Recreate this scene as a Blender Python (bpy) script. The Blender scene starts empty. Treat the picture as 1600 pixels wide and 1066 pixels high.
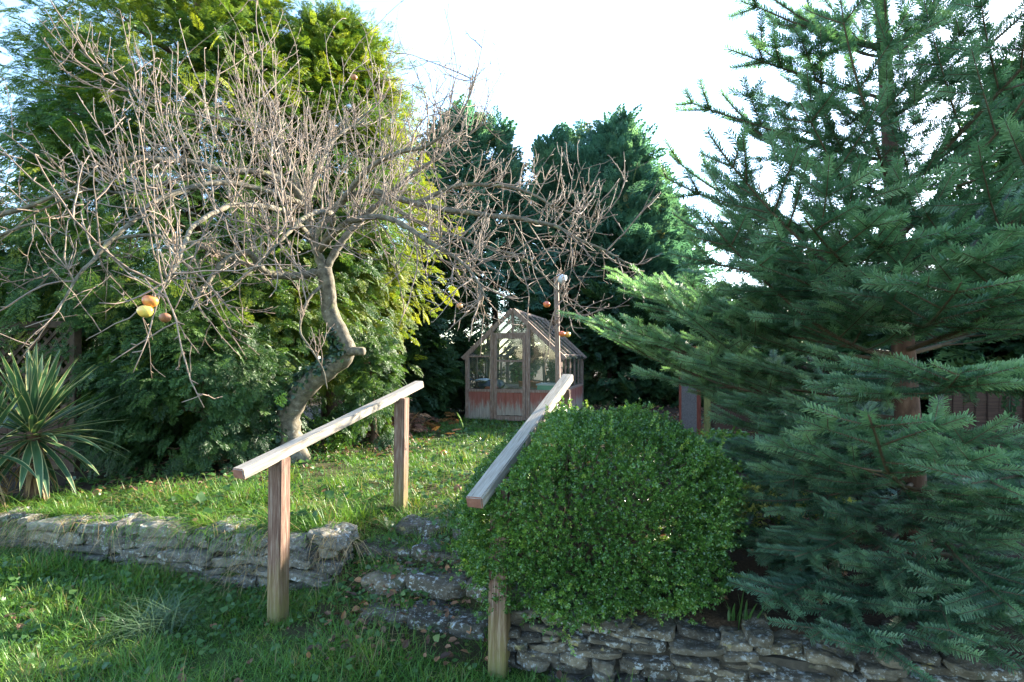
import bpy, bmesh, math, random
import numpy as np
from mathutils import Vector, Matrix, noise
random.seed(7)
RNG = np.random.default_rng(7)
R = math.radians
PI = math.pi

# ------------------------------------------------------------------ camera, sky, sun, exposure
SC = bpy.context.scene
COL = SC.collection
EYE = 1.65                    # eye height above the lower lawn
F = 850.0                     # focal length in pixels of the 1600 px wide photograph
HY = 558.0                    # horizon row
cam_d = bpy.data.cameras.new('camera'); cam = bpy.data.objects.new('camera', cam_d); COL.objects.link(cam)
cam_d.sensor_width = 36.0; cam_d.lens = F / 1600 * 36
cam_d.shift_y = (HY - 533) / 1600
cam_d.clip_start = 0.05; cam_d.clip_end = 2000
cam.location = (0, 0, EYE); cam.rotation_euler = (R(90), 0, 0)
SC.camera = cam

SUN_AZ, SUN_EL = R(50), R(20)          # azimuth clockwise from +Y (the view direction)
W = bpy.data.worlds.new('World'); SC.world = W; W.use_nodes = True
wn = W.node_tree; bg = wn.nodes['Background']
sky = wn.nodes.new('ShaderNodeTexSky'); sky.sky_type = 'NISHITA'; sky.sun_disc = False
sky.sun_elevation = SUN_EL; sky.sun_rotation = SUN_AZ
sky.dust_density = 0.25; sky.air_density = 1.0; sky.ozone_density = 2.0
wn.links.new(sky.outputs[0], bg.inputs[0]); bg.inputs[1].default_value = 0.14
sd = bpy.data.lights.new('sun', 'SUN'); sun = bpy.data.objects.new('sun', sd); COL.objects.link(sun)
sd.energy = 5.0; sd.angle = R(0.5); sd.color = (1.0, 0.90, 0.74)
sdir = Vector((math.sin(SUN_AZ) * math.cos(SUN_EL), math.cos(SUN_AZ) * math.cos(SUN_EL), math.sin(SUN_EL)))
sun.rotation_euler = sdir.to_track_quat('Z', 'Y').to_euler()
SC.view_settings.view_transform = 'Standard'; SC.view_settings.look = 'None'
SC.view_settings.exposure = 2.75; SC.view_settings.gamma = 1.0
SC.cycles.max_bounces = 8; SC.cycles.transparent_max_bounces = 12
SC.cycles.transmission_bounces = 4

def at(px, py, d):
    """point seen at pixel (px, py) of the photograph, d metres in front of the camera"""
    return np.array(((px - 800) / F * d, d, EYE + (HY - py) / F * d))

# ------------------------------------------------------------------ helpers: objects
def tag(o, label=None, cat=None, group=None, kind=None):
    for k, v in (('label', label), ('category', cat), ('group', group), ('kind', kind)):
        if v: o[k] = v
    return o
def empty(name, loc, label, cat, group=None, rz=0.0):
    o = bpy.data.objects.new(name, None); COL.objects.link(o)
    o.location = loc; o.rotation_euler = (0, 0, rz); o.empty_display_size = 0.2
    return tag(o, label, cat, group)
def link(o, parent=None):
    COL.objects.link(o)
    if parent is not None: o.parent = parent
    return o
def copy_tree(o, parent=None):
    c = o.copy(); COL.objects.link(c); c.parent = parent
    for ch in list(o.children): copy_tree(ch, c)
    return c
def mesh(name, V, Fs, mat, parent=None, tint=None, smooth=False, origin=None):
    """V (n,3); Fs list of (m,k) index arrays; vertices are stored relative to origin"""
    V = np.asarray(V, dtype=np.float64)
    if origin is None and parent is not None: origin = np.array(parent.location)
    if origin is None: origin = np.zeros(3)
    me = bpy.data.meshes.new(name)
    Fs = [np.asarray(f, dtype=np.int32) for f in Fs if len(f)]
    nl = sum(f.size for f in Fs); nf = sum(len(f) for f in Fs)
    me.vertices.add(len(V)); me.vertices.foreach_set('co', (V - origin).astype(np.float32).ravel())
    me.loops.add(nl); me.loops.foreach_set('vertex_index', np.concatenate([f.ravel() for f in Fs]))
    tot = np.concatenate([np.full(len(f), f.shape[1], dtype=np.int32) for f in Fs])
    st = np.concatenate(([0], np.cumsum(tot)[:-1])).astype(np.int32)
    me.polygons.add(nf); me.polygons.foreach_set('loop_start', st); me.polygons.foreach_set('loop_total', tot)
    me.polygons.foreach_set('use_smooth', np.full(nf, smooth))
    if tint is not None:
        a = me.attributes.new('tint', 'FLOAT', 'POINT'); a.data.foreach_set('value', np.asarray(tint, dtype=np.float32))
    me.update(calc_edges=True); me.validate()
    me.materials.append(mat)
    o = bpy.data.objects.new(name, me); link(o, parent)
    if parent is None: o.location = origin
    return o

class Geo:
    """collects triangles and quads with a per-vertex tint"""
    def __init__(s): s.V = []; s.T = []; s.Q = []; s.t = []; s.n = 0
    def add(s, V, tris=None, quads=None, tint=0.5):
        V = np.asarray(V, dtype=np.float64); s.V.append(V)
        if tris is not None and len(tris): s.T.append(np.asarray(tris, dtype=np.int64) + s.n)
        if quads is not None and len(quads): s.Q.append(np.asarray(quads, dtype=np.int64) + s.n)
        s.t.append(np.broadcast_to(np.asarray(tint, dtype=np.float64), (len(V),))); s.n += len(V)
    def inst(s, tpl, M, T, tint):
        """tpl = (verts, tris, quads[, tint offset]); M (k,3,3) columns = local axes; T (k,3)"""
        tv = tpl[0]; k = len(T); n = len(tv)
        V = np.einsum('kij,nj->kni', M, tv) + T[:, None, :]
        off = (np.arange(k) * n)[:, None, None]
        tr = (np.asarray(tpl[1])[None] + off).reshape(-1, 3) if len(tpl[1]) else None
        qu = (np.asarray(tpl[2])[None] + off).reshape(-1, 4) if len(tpl[2]) else None
        tt = np.repeat(np.asarray(tint, dtype=np.float64), n)
        if len(tpl) > 3: tt = tt + np.tile(tpl[3], k)
        s.add(V.reshape(-1, 3), tr, qu, tt)
    def tube(s, pts, rad, sides=6, cap=True, tint=0.5):
        P = np.asarray(pts, dtype=np.float64); n = len(P); rad = np.broadcast_to(np.asarray(rad, dtype=np.float64), (n,))
        D = np.gradient(P, axis=0); D /= np.linalg.norm(D, axis=1)[:, None] + 1e-9
        ref = np.array((0, 0, 1.0)) if abs(D[0, 2]) < 0.9 else np.array((1.0, 0, 0))
        A = np.cross(np.broadcast_to(ref, D.shape), D)
        ln = np.linalg.norm(A, axis=1)[:, None]
        A = np.where(ln > 0.05, A / (ln + 1e-9), np.array((0, 1.0, 0))); B = np.cross(D, A)
        ang = np.arange(sides) * 2 * PI / sides
        V = P[:, None, :] + rad[:, None, None] * (np.cos(ang)[None, :, None] * A[:, None, :] + np.sin(ang)[None, :, None] * B[:, None, :])
        i, j = np.meshgrid(np.arange(n - 1), np.arange(sides), indexing='ij'); j2 = (j + 1) % sides
        q = np.stack((i * sides + j, i * sides + j2, (i + 1) * sides + j2, (i + 1) * sides + j), -1).reshape(-1, 4)
        V = V.reshape(-1, 3); tr = None
        if cap:
            V = np.vstack((V, P[-1:] + D[-1:] * rad[-1] * 0.3)); c = n * sides
            tr = [((n - 1) * sides + a, (n - 1) * sides + (a + 1) % sides, c) for a in range(sides)]
        s.add(V, tr, q, tint)
    def box(s, c, size, rot=None, tint=0.5):
        h = np.array(size) / 2
        V = np.array([(x, y, z) for x in (-1, 1) for y in (-1, 1) for z in (-1, 1)]) * h
        if rot is not None: V = V @ np.asarray(rot).T
        s.add(V + np.array(c), None, [(0, 1, 3, 2), (4, 6, 7, 5), (0, 4, 5, 1), (2, 3, 7, 6), (0, 2, 6, 4), (1, 5, 7, 3)], tint)
    def build(s, name, mat, parent=None, smooth=False, origin=None):
        Fs = []
        if s.T: Fs.append(np.concatenate(s.T))
        if s.Q: Fs.append(np.concatenate(s.Q))
        return mesh(name, np.concatenate(s.V), Fs, mat, parent, np.concatenate(s.t), smooth, origin)

def unit(a): a = np.asarray(a, dtype=np.float64); return a / (np.linalg.norm(a, axis=-1, keepdims=True) + 1e-12)
def frames(D, N, scale):
    """columns: side, D, normal close to N"""
    D = unit(D); S = unit(np.cross(D, N)); U = np.cross(S, D)
    return np.stack((S, D, U), -1) * np.asarray(scale, dtype=np.float64).reshape(-1, 1, 1)
def smooth01(a, b, x): t = np.clip((x - a) / (b - a), 0, 1); return t * t * (3 - 2 * t)
_lat = np.random.default_rng(3).random((64, 64))
def vnoise(x, y):
    x = np.asarray(x, dtype=np.float64); y = np.asarray(y, dtype=np.float64)
    xi = np.floor(x).astype(int); yi = np.floor(y).astype(int); fx = x - xi; fy = y - yi
    fx = fx * fx * (3 - 2 * fx); fy = fy * fy * (3 - 2 * fy); g = lambda a, b: _lat[a % 64, b % 64]
    return (g(xi, yi) * (1 - fx) + g(xi + 1, yi) * fx) * (1 - fy) + (g(xi, yi + 1) * (1 - fx) + g(xi + 1, yi + 1) * fx) * fy
def rnd_unit(n):
    v = RNG.normal(size=(n, 3)); return unit(v)
def poly(pts, n):
    """Catmull-Rom resample of control points (rows may carry a radius) to n rows"""
    P = np.asarray(pts, dtype=np.float64); k = len(P)
    Q = np.vstack((2 * P[0] - P[1], P, 2 * P[-1] - P[-2])); out = []
    for t in np.linspace(0, k - 1 - 1e-6, n):
        i = int(t); f = t - i; a, b, c, d = Q[i:i + 4]
        out.append(0.5 * (2 * b + (c - a) * f + (2 * a - 5 * b + 4 * c - d) * f * f + (3 * b - a - 3 * c + d) * f ** 3))
    return np.array(out)

# ------------------------------------------------------------------ helpers: materials
def new_mat(name):
    m = bpy.data.materials.new(name); m.use_nodes = True; nt = m.node_tree
    p = nt.nodes['Principled BSDF']; return m, nt, p
def ramp(nt, stops, inp, interp='LINEAR'):
    r = nt.nodes.new('ShaderNodeValToRGB'); cr = r.color_ramp; cr.interpolation = interp
    while len(cr.elements) > 1: cr.elements.remove(cr.elements[-1])
    for i, (pos, c) in enumerate(stops):
        e = cr.elements[0] if i == 0 else cr.elements.new(pos)
        e.position = pos; e.color = (*c, 1)
    nt.links.new(inp, r.inputs[0]); return r.outputs[0]
def tex(nt, scale, detail=4, rough=0.6, stretch=None, coord='Object', kind='noise'):
    tc = nt.nodes.new('ShaderNodeTexCoord'); out = tc.outputs[coord]
    if stretch:
        mp = nt.nodes.new('ShaderNodeMapping'); mp.inputs['Scale'].default_value = stretch
        nt.links.new(out, mp.inputs[0]); out = mp.outputs[0]
    if kind == 'noise':
        t = nt.nodes.new('ShaderNodeTexNoise'); t.inputs['Detail'].default_value = detail; t.inputs['Roughness'].default_value = rough
    else:
        t = nt.nodes.new('ShaderNodeTexVoronoi')
    t.inputs['Scale'].default_value = scale; nt.links.new(out, t.inputs['Vector'])
    return t.outputs['Fac'] if kind == 'noise' else t.outputs['Distance']
def mix(nt, fac, a, b, mode='MIX'):
    m = nt.nodes.new('ShaderNodeMix'); m.data_type = 'RGBA'; m.blend_type = mode
    for sock, v in ((m.inputs[0], fac), (m.inputs[6], a), (m.inputs[7], b)):
        if hasattr(v, 'is_linked'): nt.links.new(v, sock)
        elif isinstance(v, (int, float)): sock.default_value = v
        else: sock.default_value = (*v, 1)
    return m.outputs[2]
def bump(nt, p, h, strength=0.4, dist=0.01):
    b = nt.nodes.new('ShaderNodeBump'); b.inputs['Strength'].default_value = strength; b.inputs['Distance'].default_value = dist
    nt.links.new(h, b.inputs['Height']); nt.links.new(b.outputs[0], p.inputs['Normal'])
def leaf_mat(name, stops, trans=0.35, rough=0.5, spec=0.35, tcol=(1.5, 1.45, 0.6), interp='LINEAR'):
    m, nt, p = new_mat(name)
    a = nt.nodes.new('ShaderNodeAttribute'); a.attribute_name = 'tint'
    c = ramp(nt, stops, a.outputs['Fac'], interp)
    nt.links.new(c, p.inputs['Base Color']); p.inputs['Roughness'].default_value = rough
    p.inputs['Specular IOR Level'].default_value = spec
    if trans > 0:
        t = nt.nodes.new('ShaderNodeBsdfTranslucent'); tc = mix(nt, 1.0, c, tcol, 'MULTIPLY')
        nt.links.new(tc, t.inputs[0]); ms = nt.nodes.new('ShaderNodeMixShader'); ms.inputs[0].default_value = trans
        out = nt.nodes['Material Output']
        nt.links.new(p.outputs[0], ms.inputs[1]); nt.links.new(t.outputs[0], ms.inputs[2]); nt.links.new(ms.outputs[0], out.inputs[0])
    return m
def rough_mat(name, stops, scale, stretch=None, rough=0.85, bumps=0.5, bdist=0.01, spec=0.25, detail=6, extra=None):
    m, nt, p = new_mat(name); f = tex(nt, scale, detail, 0.65, stretch)
    c = ramp(nt, stops, f)
    if extra: c = extra(nt, c)
    nt.links.new(c, p.inputs['Base Color']); p.inputs['Roughness'].default_value = rough; p.inputs['Specular IOR Level'].default_value = spec
    if bumps: bump(nt, p, f, bumps, bdist)
    return m
def spots(lo, hi, colour, scale, strength=1.0, stretch=None, patch=None):
    def f(nt, c):
        s = ramp(nt, [(lo, (0, 0, 0)), (hi, (strength,) * 3)], tex(nt, scale, 5, 0.7, stretch))
        if patch: s = mix(nt, 1.0, s, ramp(nt, [(0.42, (0.1,) * 3), (0.62, (1, 1, 1))], tex(nt, patch, 3)), 'MULTIPLY')
        return mix(nt, s, c, colour)
    return f
def chain(*fs):
    def f(nt, c):
        for g in fs: c = g(nt, c)
        return c
    return f
def moss_base(z0, z1, colour):
    """algae growing on the wood from the ground up to a ragged height"""
    def f(nt, c):
        tc = nt.nodes.new('ShaderNodeTexCoord'); sp = nt.nodes.new('ShaderNodeSeparateXYZ'); nt.links.new(tc.outputs['Object'], sp.inputs[0])
        n = tex(nt, 7, 6, 0.75, (2.5, 2.5, 0.8)); ad = nt.nodes.new('ShaderNodeMath'); ad.operation = 'MULTIPLY_ADD'; ad.inputs[1].default_value = -0.9
        nt.links.new(n, ad.inputs[0]); nt.links.new(sp.outputs[2], ad.inputs[2])
        return mix(nt, ramp(nt, [(0.0, (0.85,) * 3), (1.0, (0, 0, 0))], remap(nt, ad.outputs[0], z0, z1)), c, colour)
    return f
def remap(nt, v, a, b):
    m = nt.nodes.new('ShaderNodeMapRange'); m.inputs[1].default_value = a; m.inputs[2].default_value = b
    nt.links.new(v, m.inputs[0]); return m.outputs[0]

# ------------------------------------------------------------------ materials
M = {}
M['ground'] = None
def ground_mat():
    m, nt, p = new_mat('ground')
    a = nt.nodes.new('ShaderNodeAttribute'); a.attribute_name = 'tint'
    n1 = tex(nt, 9, 8, 0.7); n2 = tex(nt, 60, 5, 0.7)
    soil = ramp(nt, [(0.3, (0.022, 0.014, 0.009)), (0.55, (0.055, 0.036, 0.022)), (0.75, (0.10, 0.065, 0.036))], n2)
    turf = ramp(nt, [(0.3, (0.018, 0.030, 0.010)), (0.6, (0.05, 0.085, 0.018)), (0.8, (0.10, 0.12, 0.035))], n1)
    nt.links.new(mix(nt, a.outputs['Fac'], soil, turf), p.inputs['Base Color']); p.inputs['Roughness'].default_value = 0.95
    p.inputs['Specular IOR Level'].default_value = 0.15; bump(nt, p, n2, 0.8, 0.02)
    return m
M['ground'] = ground_mat()
M['grass'] = leaf_mat('grass_blades', [(0.0, (0.26, 0.19, 0.085)), (0.1, (0.20, 0.16, 0.06)), (0.14, (0.10, 0.19, 0.03)), (0.5, (0.065, 0.175, 0.025)), (1.0, (0.17, 0.25, 0.03))], 0.35, 0.45, 0.4)
M['straw'] = leaf_mat('dead_grass', [(0, (0.22, 0.14, 0.06)), (1, (0.42, 0.31, 0.16))], 0.25, 0.6, 0.3, (1.2, 1.1, 0.8))
M['weed'] = leaf_mat('weeds', [(0, (0.025, 0.07, 0.02)), (0.7, (0.06, 0.13, 0.03)), (1, (0.12, 0.17, 0.04))], 0.3, 0.4)
M['litter'] = leaf_mat('leaf_litter', [(0, (0.05, 0.028, 0.018)), (0.6, (0.15, 0.075, 0.04)), (1, (0.30, 0.15, 0.07))], 0.15, 0.6)
def stone_tone(nt, c):
    a = nt.nodes.new('ShaderNodeAttribute'); a.attribute_name = 'tint'
    return mix(nt, 1.0, c, ramp(nt, [(0, (0.55, 0.55, 0.55)), (0.5, (0.95, 0.92, 0.86)), (1, (1.5, 1.4, 1.22))], a.outputs['Fac']), 'MULTIPLY')
lich = chain(stone_tone, spots(0.54, 0.60, (0.40, 0.42, 0.40), 34, 0.9, None, 5), spots(0.60, 0.66, (0.36, 0.37, 0.34), 70, 0.7), spots(0.60, 0.68, (0.30, 0.24, 0.09), 9, 0.7), spots(0.58, 0.7, (0.035, 0.045, 0.022), 6, 0.8))
M['stone_grey'] = rough_mat('lichened_grey_stone', [(0.3, (0.062, 0.058, 0.050)), (0.55, (0.15, 0.142, 0.122)), (0.75, (0.26, 0.245, 0.21))], 11, (1, 1, 2.2), 0.92, 0.9, 0.02, 0.2, 8, lich)
M['stone_buff'] = rough_mat('lichened_buff_stone', [(0.3, (0.040, 0.035, 0.027)), (0.55, (0.095, 0.083, 0.064)), (0.75, (0.17, 0.15, 0.115))], 9, (1, 1, 2.0), 0.92, 0.9, 0.02, 0.2, 8, lich)
M['mortar'] = rough_mat('dark_earth_core', [(0.3, (0.02, 0.017, 0.012)), (0.7, (0.07, 0.06, 0.045))], 14, None, 0.95, 0.8, 0.02)
M['rail_wood'] = rough_mat('weathered_rail_wood', [(0.25, (0.15, 0.118, 0.085)), (0.5, (0.31, 0.268, 0.215)), (0.72, (0.42, 0.375, 0.315))], 7, (1.2, 22, 22), 0.8, 0.5, 0.004, 0.25, 8, spots(0.62, 0.70, (0.10, 0.075, 0.055), 9, 0.8, (0.6, 14, 14)))
M['rail_end'] = rough_mat('stained_end_grain', [(0.3, (0.14, 0.055, 0.035)), (0.7, (0.26, 0.12, 0.08))], 30, None, 0.85, 0.4, 0.003)
M['post_wood'] = rough_mat('stained_post_wood', [(0.30, (0.07, 0.032, 0.022)), (0.5, (0.14, 0.08, 0.056)), (0.72, (0.30, 0.23, 0.175))], 6, (20, 20, 1.0), 0.82, 0.5, 0.004, 0.25, 8, moss_base(-0.45, 0.08, (0.15, 0.14, 0.035)))

# ------------------------------------------------------------------ ground heights
def y_left(x): return 3.74 - 0.178 * (x + 1.26)
def y_right(x): return 2.80 - 0.285 * (x - 0.2)
def ground_z(x, y):
    x = np.asarray(x, dtype=np.float64); y = np.asarray(y, dtype=np.float64)
    low = 0.16 * smooth01(-1.5, -4.2, x) - 0.02 * smooth01(0, 2, x)
    top = 0.40 - 0.03 * smooth01(5, 11, y) + 0.03 * (vnoise(x * 1.3 + 9, y * 1.3) - 0.5)
    s = 0.264 * x + 0.964 * y
    path = np.interp(s, [2.85, 3.0, 3.06, 3.25, 3.31, 3.5, 3.57, 3.77, 3.84, 4.3, 5.0], [0, 0.0, 0.05, 0.06, 0.15, 0.16, 0.25, 0.26, 0.31, 0.345, 0.39])
    lf = smooth01(0.03, 0.13, y - y_left(x)); rt = smooth01(0.06, 0.2, y - y_right(x))
    xl = -1.25 + 0.27 * (y - 3.6); xr = -0.16 + 0.27 * (y - 2.8)
    wl = smooth01(0.02, -0.16, x - xl); wr = smooth01(-0.02, 0.14, x - xr)
    wp = 1 - np.clip(wl + wr, 0, 1)
    zl = low + (top - low) * lf; zr = low + (top - 0.085 * smooth01(1.6, 0.4, y - y_right(x)) - low) * rt; zp = np.maximum(low, path)
    z = wl * zl + wr * zr + wp * zp
    z = z + 0.035 * (vnoise(x * 2.7, y * 2.7 + 5) - 0.5) + 0.015 * (vnoise(x * 9, y * 9) - 0.5)
    return z
LB = ([-8, -4.4, -3.75, -2.67, -2.45, -2.2, -1.79, -0.92, 1.2], [4.6, 4.75, 4.9, 5.7, 6.5, 7.5, 9.5, 11.05, 10.7])
def lawn(x, y):
    x = np.asarray(x, dtype=np.float64); y = np.asarray(y, dtype=np.float64)
    yw = np.where(x < -0.75, y_left(x), y_right(x)); s = 0.264 * x + 0.964 * y
    n = vnoise(x * 1.9, y * 1.9 + 3)
    lower = np.where(y < yw, 1.0, 0.0)
    cor = (x > -1.3 + 0.27 * (y - 3.6)) & (x < -0.12 + 0.27 * (y - 2.8)) & (s > 2.75) & (s < 3.95)
    inb = smooth01(0.25, -0.1, y - np.interp(x, *LB)) * smooth01(0.15, -0.15, x - (0.28 + 0.12 * (y - 3.6)))
    up = inb * (0.35 + 0.75 * smooth01(0.25, 0.6, n))
    g = np.where(y < yw, lower, up); g = np.where(cor, 0.32, g)
    g = np.where((x > 0.05) & (y > y_right(x)), np.minimum(g, 0.9), g)
    return np.clip(g, 0, 1)
def build_ground():
    def axis(a, b, st, far0, far1):
        c = list(np.arange(a, b + 1e-6, st)); lo = [c[0]]; k = st
        while lo[0] > far0: k *= 1.35; lo.insert(0, lo[0] - k)
        hi = [c[-1]]; k = st
        while hi[-1] < far1: k *= 1.35; hi.append(hi[-1] + k)
        return np.array(lo[:-1] + c + hi[1:])
    X = axis(-5.2, 4.2, 0.05, -600, 600); Y = axis(1.6, 12.5, 0.05, -300, 900)
    gx, gy = np.meshgrid(X, Y, indexing='ij'); z = ground_z(gx, gy)
    V = np.stack((gx, gy, z), -1).reshape(-1, 3); ny = len(Y)
    i, j = np.meshgrid(np.arange(len(X) - 1), np.arange(ny - 1), indexing='ij')
    q = np.stack((i * ny + j, (i + 1) * ny + j, (i + 1) * ny + j + 1, i * ny + j + 1), -1).reshape(-1, 4)
    o = mesh('ground', V, [q], M['ground'], None, lawn(V[:, 0], V[:, 1]), True)
    tag(o, 'rough garden ground of soil and turf on two levels', 'ground', kind='structure')
build_ground()

# ------------------------------------------------------------------ stones
def _cube_tpl(n):
    idx = {}; V = []; Q = []
    def vid(p):
        if p not in idx: idx[p] = len(V); V.append([2 * c / n - 1 for c in p])
        return idx[p]
    for ax in range(3):
        for side in (0, n):
            for a in range(n):
                for b in range(n):
                    ps = []
                    for da, db in ((0, 0), (1, 0), (1, 1), (0, 1)):
                        p = [0, 0, 0]; p[ax] = side; p[(ax + 1) % 3] = a + da; p[(ax + 2) % 3] = b + db; ps.append(vid(tuple(p)))
                    Q.append(ps if side else ps[::-1])
    return np.array(V, dtype=np.float64), np.array(Q)
CUBE6 = _cube_tpl(6); CUBE10 = _cube_tpl(14)
def stone(g, c, size, rz=0.0, tilt=0.0, tpl=CUBE6, rough=0.16, k=4.5):
    V, Q = tpl; s = np.array(size) / 2
    P = V / (np.sum(np.abs(V) ** k, axis=1) ** (1 / k))[:, None]
    P = P * s; seed = random.random() * 90; f = 1.1 / (sum(size) / 3); a = min(size) * rough
    N = np.array([noise.noise_vector(Vector(p) * f + Vector((seed, seed * 0.7, 3))) for p in P]) + 0.55 * np.array([noise.noise_vector(Vector(p) * f * 2.7 + Vector((seed, 1, seed))) for p in P]) + 0.28 * np.array([noise.noise_vector(Vector(p) * f * 7 + Vector((1, seed, seed))) for p in P])
    P = P + N * a * np.array((1.3, 1.1, 1.0))
    c1, s1, c2, s2 = math.cos(rz), math.sin(rz), math.cos(tilt), math.sin(tilt)
    Rm = np.array(((c1, -s1, 0), (s1, c1, 0), (0, 0, 1))) @ np.array(((c2, 0, s2), (0, 1, 0), (-s2, 0, c2)))
    g.add(P @ Rm.T + np.array(c), None, Q, random.random())
def stone_wall(x0, x1, yfun, slope, ztop, zbot, label, hs, ls, dep, jit, mat, name='stone_wall', tilt=0.05, rgh=0.2, kk=6):
    mid = (x0 + x1) / 2; root = empty(name, (mid, yfun(mid), 0), label, 'wall')
    ang = math.atan(slope); g = Geo(); core = Geo(); x = x0
    z = -0.02; row = 0
    ztmax = max(ztop(t) for t in np.linspace(x0, x1, 9))
    while z < ztmax:
        h = random.uniform(*hs); x = x0 - random.uniform(0, 0.1)
        while x < x1:
            l = random.uniform(*ls); xc = x + l / 2; zt, zb = ztop(xc), zbot(xc)
            hh = h * random.uniform(0.85, 1.1)
            if z + hh * 0.55 < zt and z + hh > zb - 0.05 and xc < x1 + 0.05:
                off = random.uniform(-jit, jit)
                top_row = z + hh * 1.5 > zt
                w = dep * (1.0 if top_row else 0.85)
                stone(g, (xc, yfun(xc) + w / 2 + off + (z * 0.12 if dep > .3 else 0) - (0.0), z + hh / 2 + random.uniform(-0.01, 0.01)), (l * 1.04, w, hh * random.uniform(0.95, 1.12)), ang + random.uniform(-0.06, 0.06), random.uniform(-tilt, tilt), CUBE10 if abs(xc) < 2.6 else CUBE6, rgh, kk)
            x += l
        z += h
    n = 14
    for i in range(n):
        a = x0 + (x1 - x0) * i / n; b = x0 + (x1 - x0) * (i + 1) / n; c = (a + b) / 2; zt = ztop(c) - 0.09
        rm = np.array(((math.cos(ang), -math.sin(ang), 0), (math.sin(ang), math.cos(ang), 0), (0, 0, 1)))
        core.box((c, yfun(c) + 0.16, zt / 2 - 0.1), ((b - a) / math.cos(ang) * 1.02, 0.2, zt + 0.2), rm)
    g.build('stonework', mat, root, False); core.build('core', M['mortar'], root)
    return root
stone_wall(-4.6, -1.18, y_left, -0.178, lambda x: 0.405 - 0.02 * smooth01(-2.8, -4.4, x), lambda x: 0.16 * smooth01(-1.5, -4.2, x), 'low lichened grey garden wall left of the stone steps', (0.03, 0.095), (0.08, 0.42), 0.26, 0.04, M['stone_grey'], rgh=0.40, tilt=0.09, kk=9)
stone_wall(-0.02, 3.4, y_right, -0.285, lambda x: 0.325, lambda x: -0.02, 'rough dry stone wall below the clipped round bush', (0.028, 0.066), (0.08, 0.28), 0.34, 0.055, M['stone_buff'], tilt=0.14, rgh=0.38, kk=7)

st = empty('stone_steps', (-0.7, 3.3, 0), 'worn rough stone steps climbing between the two wooden handrails', 'steps')
U = np.array((0.264, 0.964, 0)); Vv = np.array((0.964, -0.264, 0)); SA = math.atan2(-0.264, 0.964)
def on_steps(px, s_front):
    d = s_front / (0.964 + 0.264 * (px - 800) / F); return np.array(((px - 800) / F * d, d, 0))
for s0, zt, blocks in ((3.0, 0.095, ((560, 640), (632, 705), (695, 760))), (3.24, 0.20, ((556, 634), (634, 728), (722, 775))), (3.50, 0.30, ((548, 640), (632, 708), (700, 760))), (3.78, 0.37, ((612, 685), (702, 740)))):
    g = Geo()
    for a, b in blocks:
        pa, pb = on_steps(a, s0), on_steps(b, s0); l = np.linalg.norm(pb - pa); dp = random.uniform(0.26, 0.34)
        c = (pa + pb) / 2 + U * (dp / 2 + random.uniform(-0.02, 0.02))
        h = random.uniform(0.10, 0.14); z = zt + random.uniform(-0.02, 0.012)
        stone(g, (c[0], c[1], z - h / 2), (l * 1.02, dp, h), SA + random.uniform(-0.12, 0.12), random.uniform(-0.07, 0.07), CUBE10, 0.2, 5)
    g.build('step', M['stone_buff'], st, False)

# ------------------------------------------------------------------ timber
def beam(name, p0, p1, w, h, mat, parent, wear=0.003, end_mat=None, seg=14, roll_up=(0, 0, 1), bev=0.006):
    """timber with its own axes: X along the length, Y across (w), Z up (h)"""
    p0 = np.array(p0, float); p1 = np.array(p1, float); L = np.linalg.norm(p1 - p0)
    x = (p1 - p0) / L; y = np.cross(roll_up, x); y /= np.linalg.norm(y); z = np.cross(x, y)
    bm = bmesh.new(); bmesh.ops.create_cube(bm, size=1.0)
    bmesh.ops.scale(bm, vec=(L, w, h), verts=bm.verts)
    if bev: bmesh.ops.bevel(bm, geom=bm.edges[:], offset=bev, segments=2, affect='EDGES')
    if seg:
        for i in range(1, seg):
            bmesh.ops.bisect_plane(bm, geom=bm.verts[:] + bm.edges[:] + bm.faces[:], plane_co=(-L / 2 + L * i / seg, 0, 0), plane_no=(1, 0, 0))
    sd_ = random.random() * 50
    for v in bm.verts:
        v.co += Vector(noise.noise_vector(Vector((v.co.x * 3 + sd_, v.co.y * 9, v.co.z * 9)))) * wear
    me = bpy.data.meshes.new(name); bm.to_mesh(me); bm.free(); me.materials.append(mat)
    if end_mat:
        me.materials.append(end_mat)
        for pl in me.polygons:
            if abs(pl.normal.x) > 0.8: pl.material_index = 1
    o = bpy.data.objects.new(name, me); link(o, parent)
    Mx = Matrix(((x[0], y[0], z[0]), (x[1], y[1], z[1]), (x[2], y[2], z[2]))).to_4x4(); c = (p0 + p1) / 2
    if parent is not None: c = c - np.array(parent.location)
    Mx.translation = Vector(c); o.matrix_basis = Mx
    return o
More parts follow.
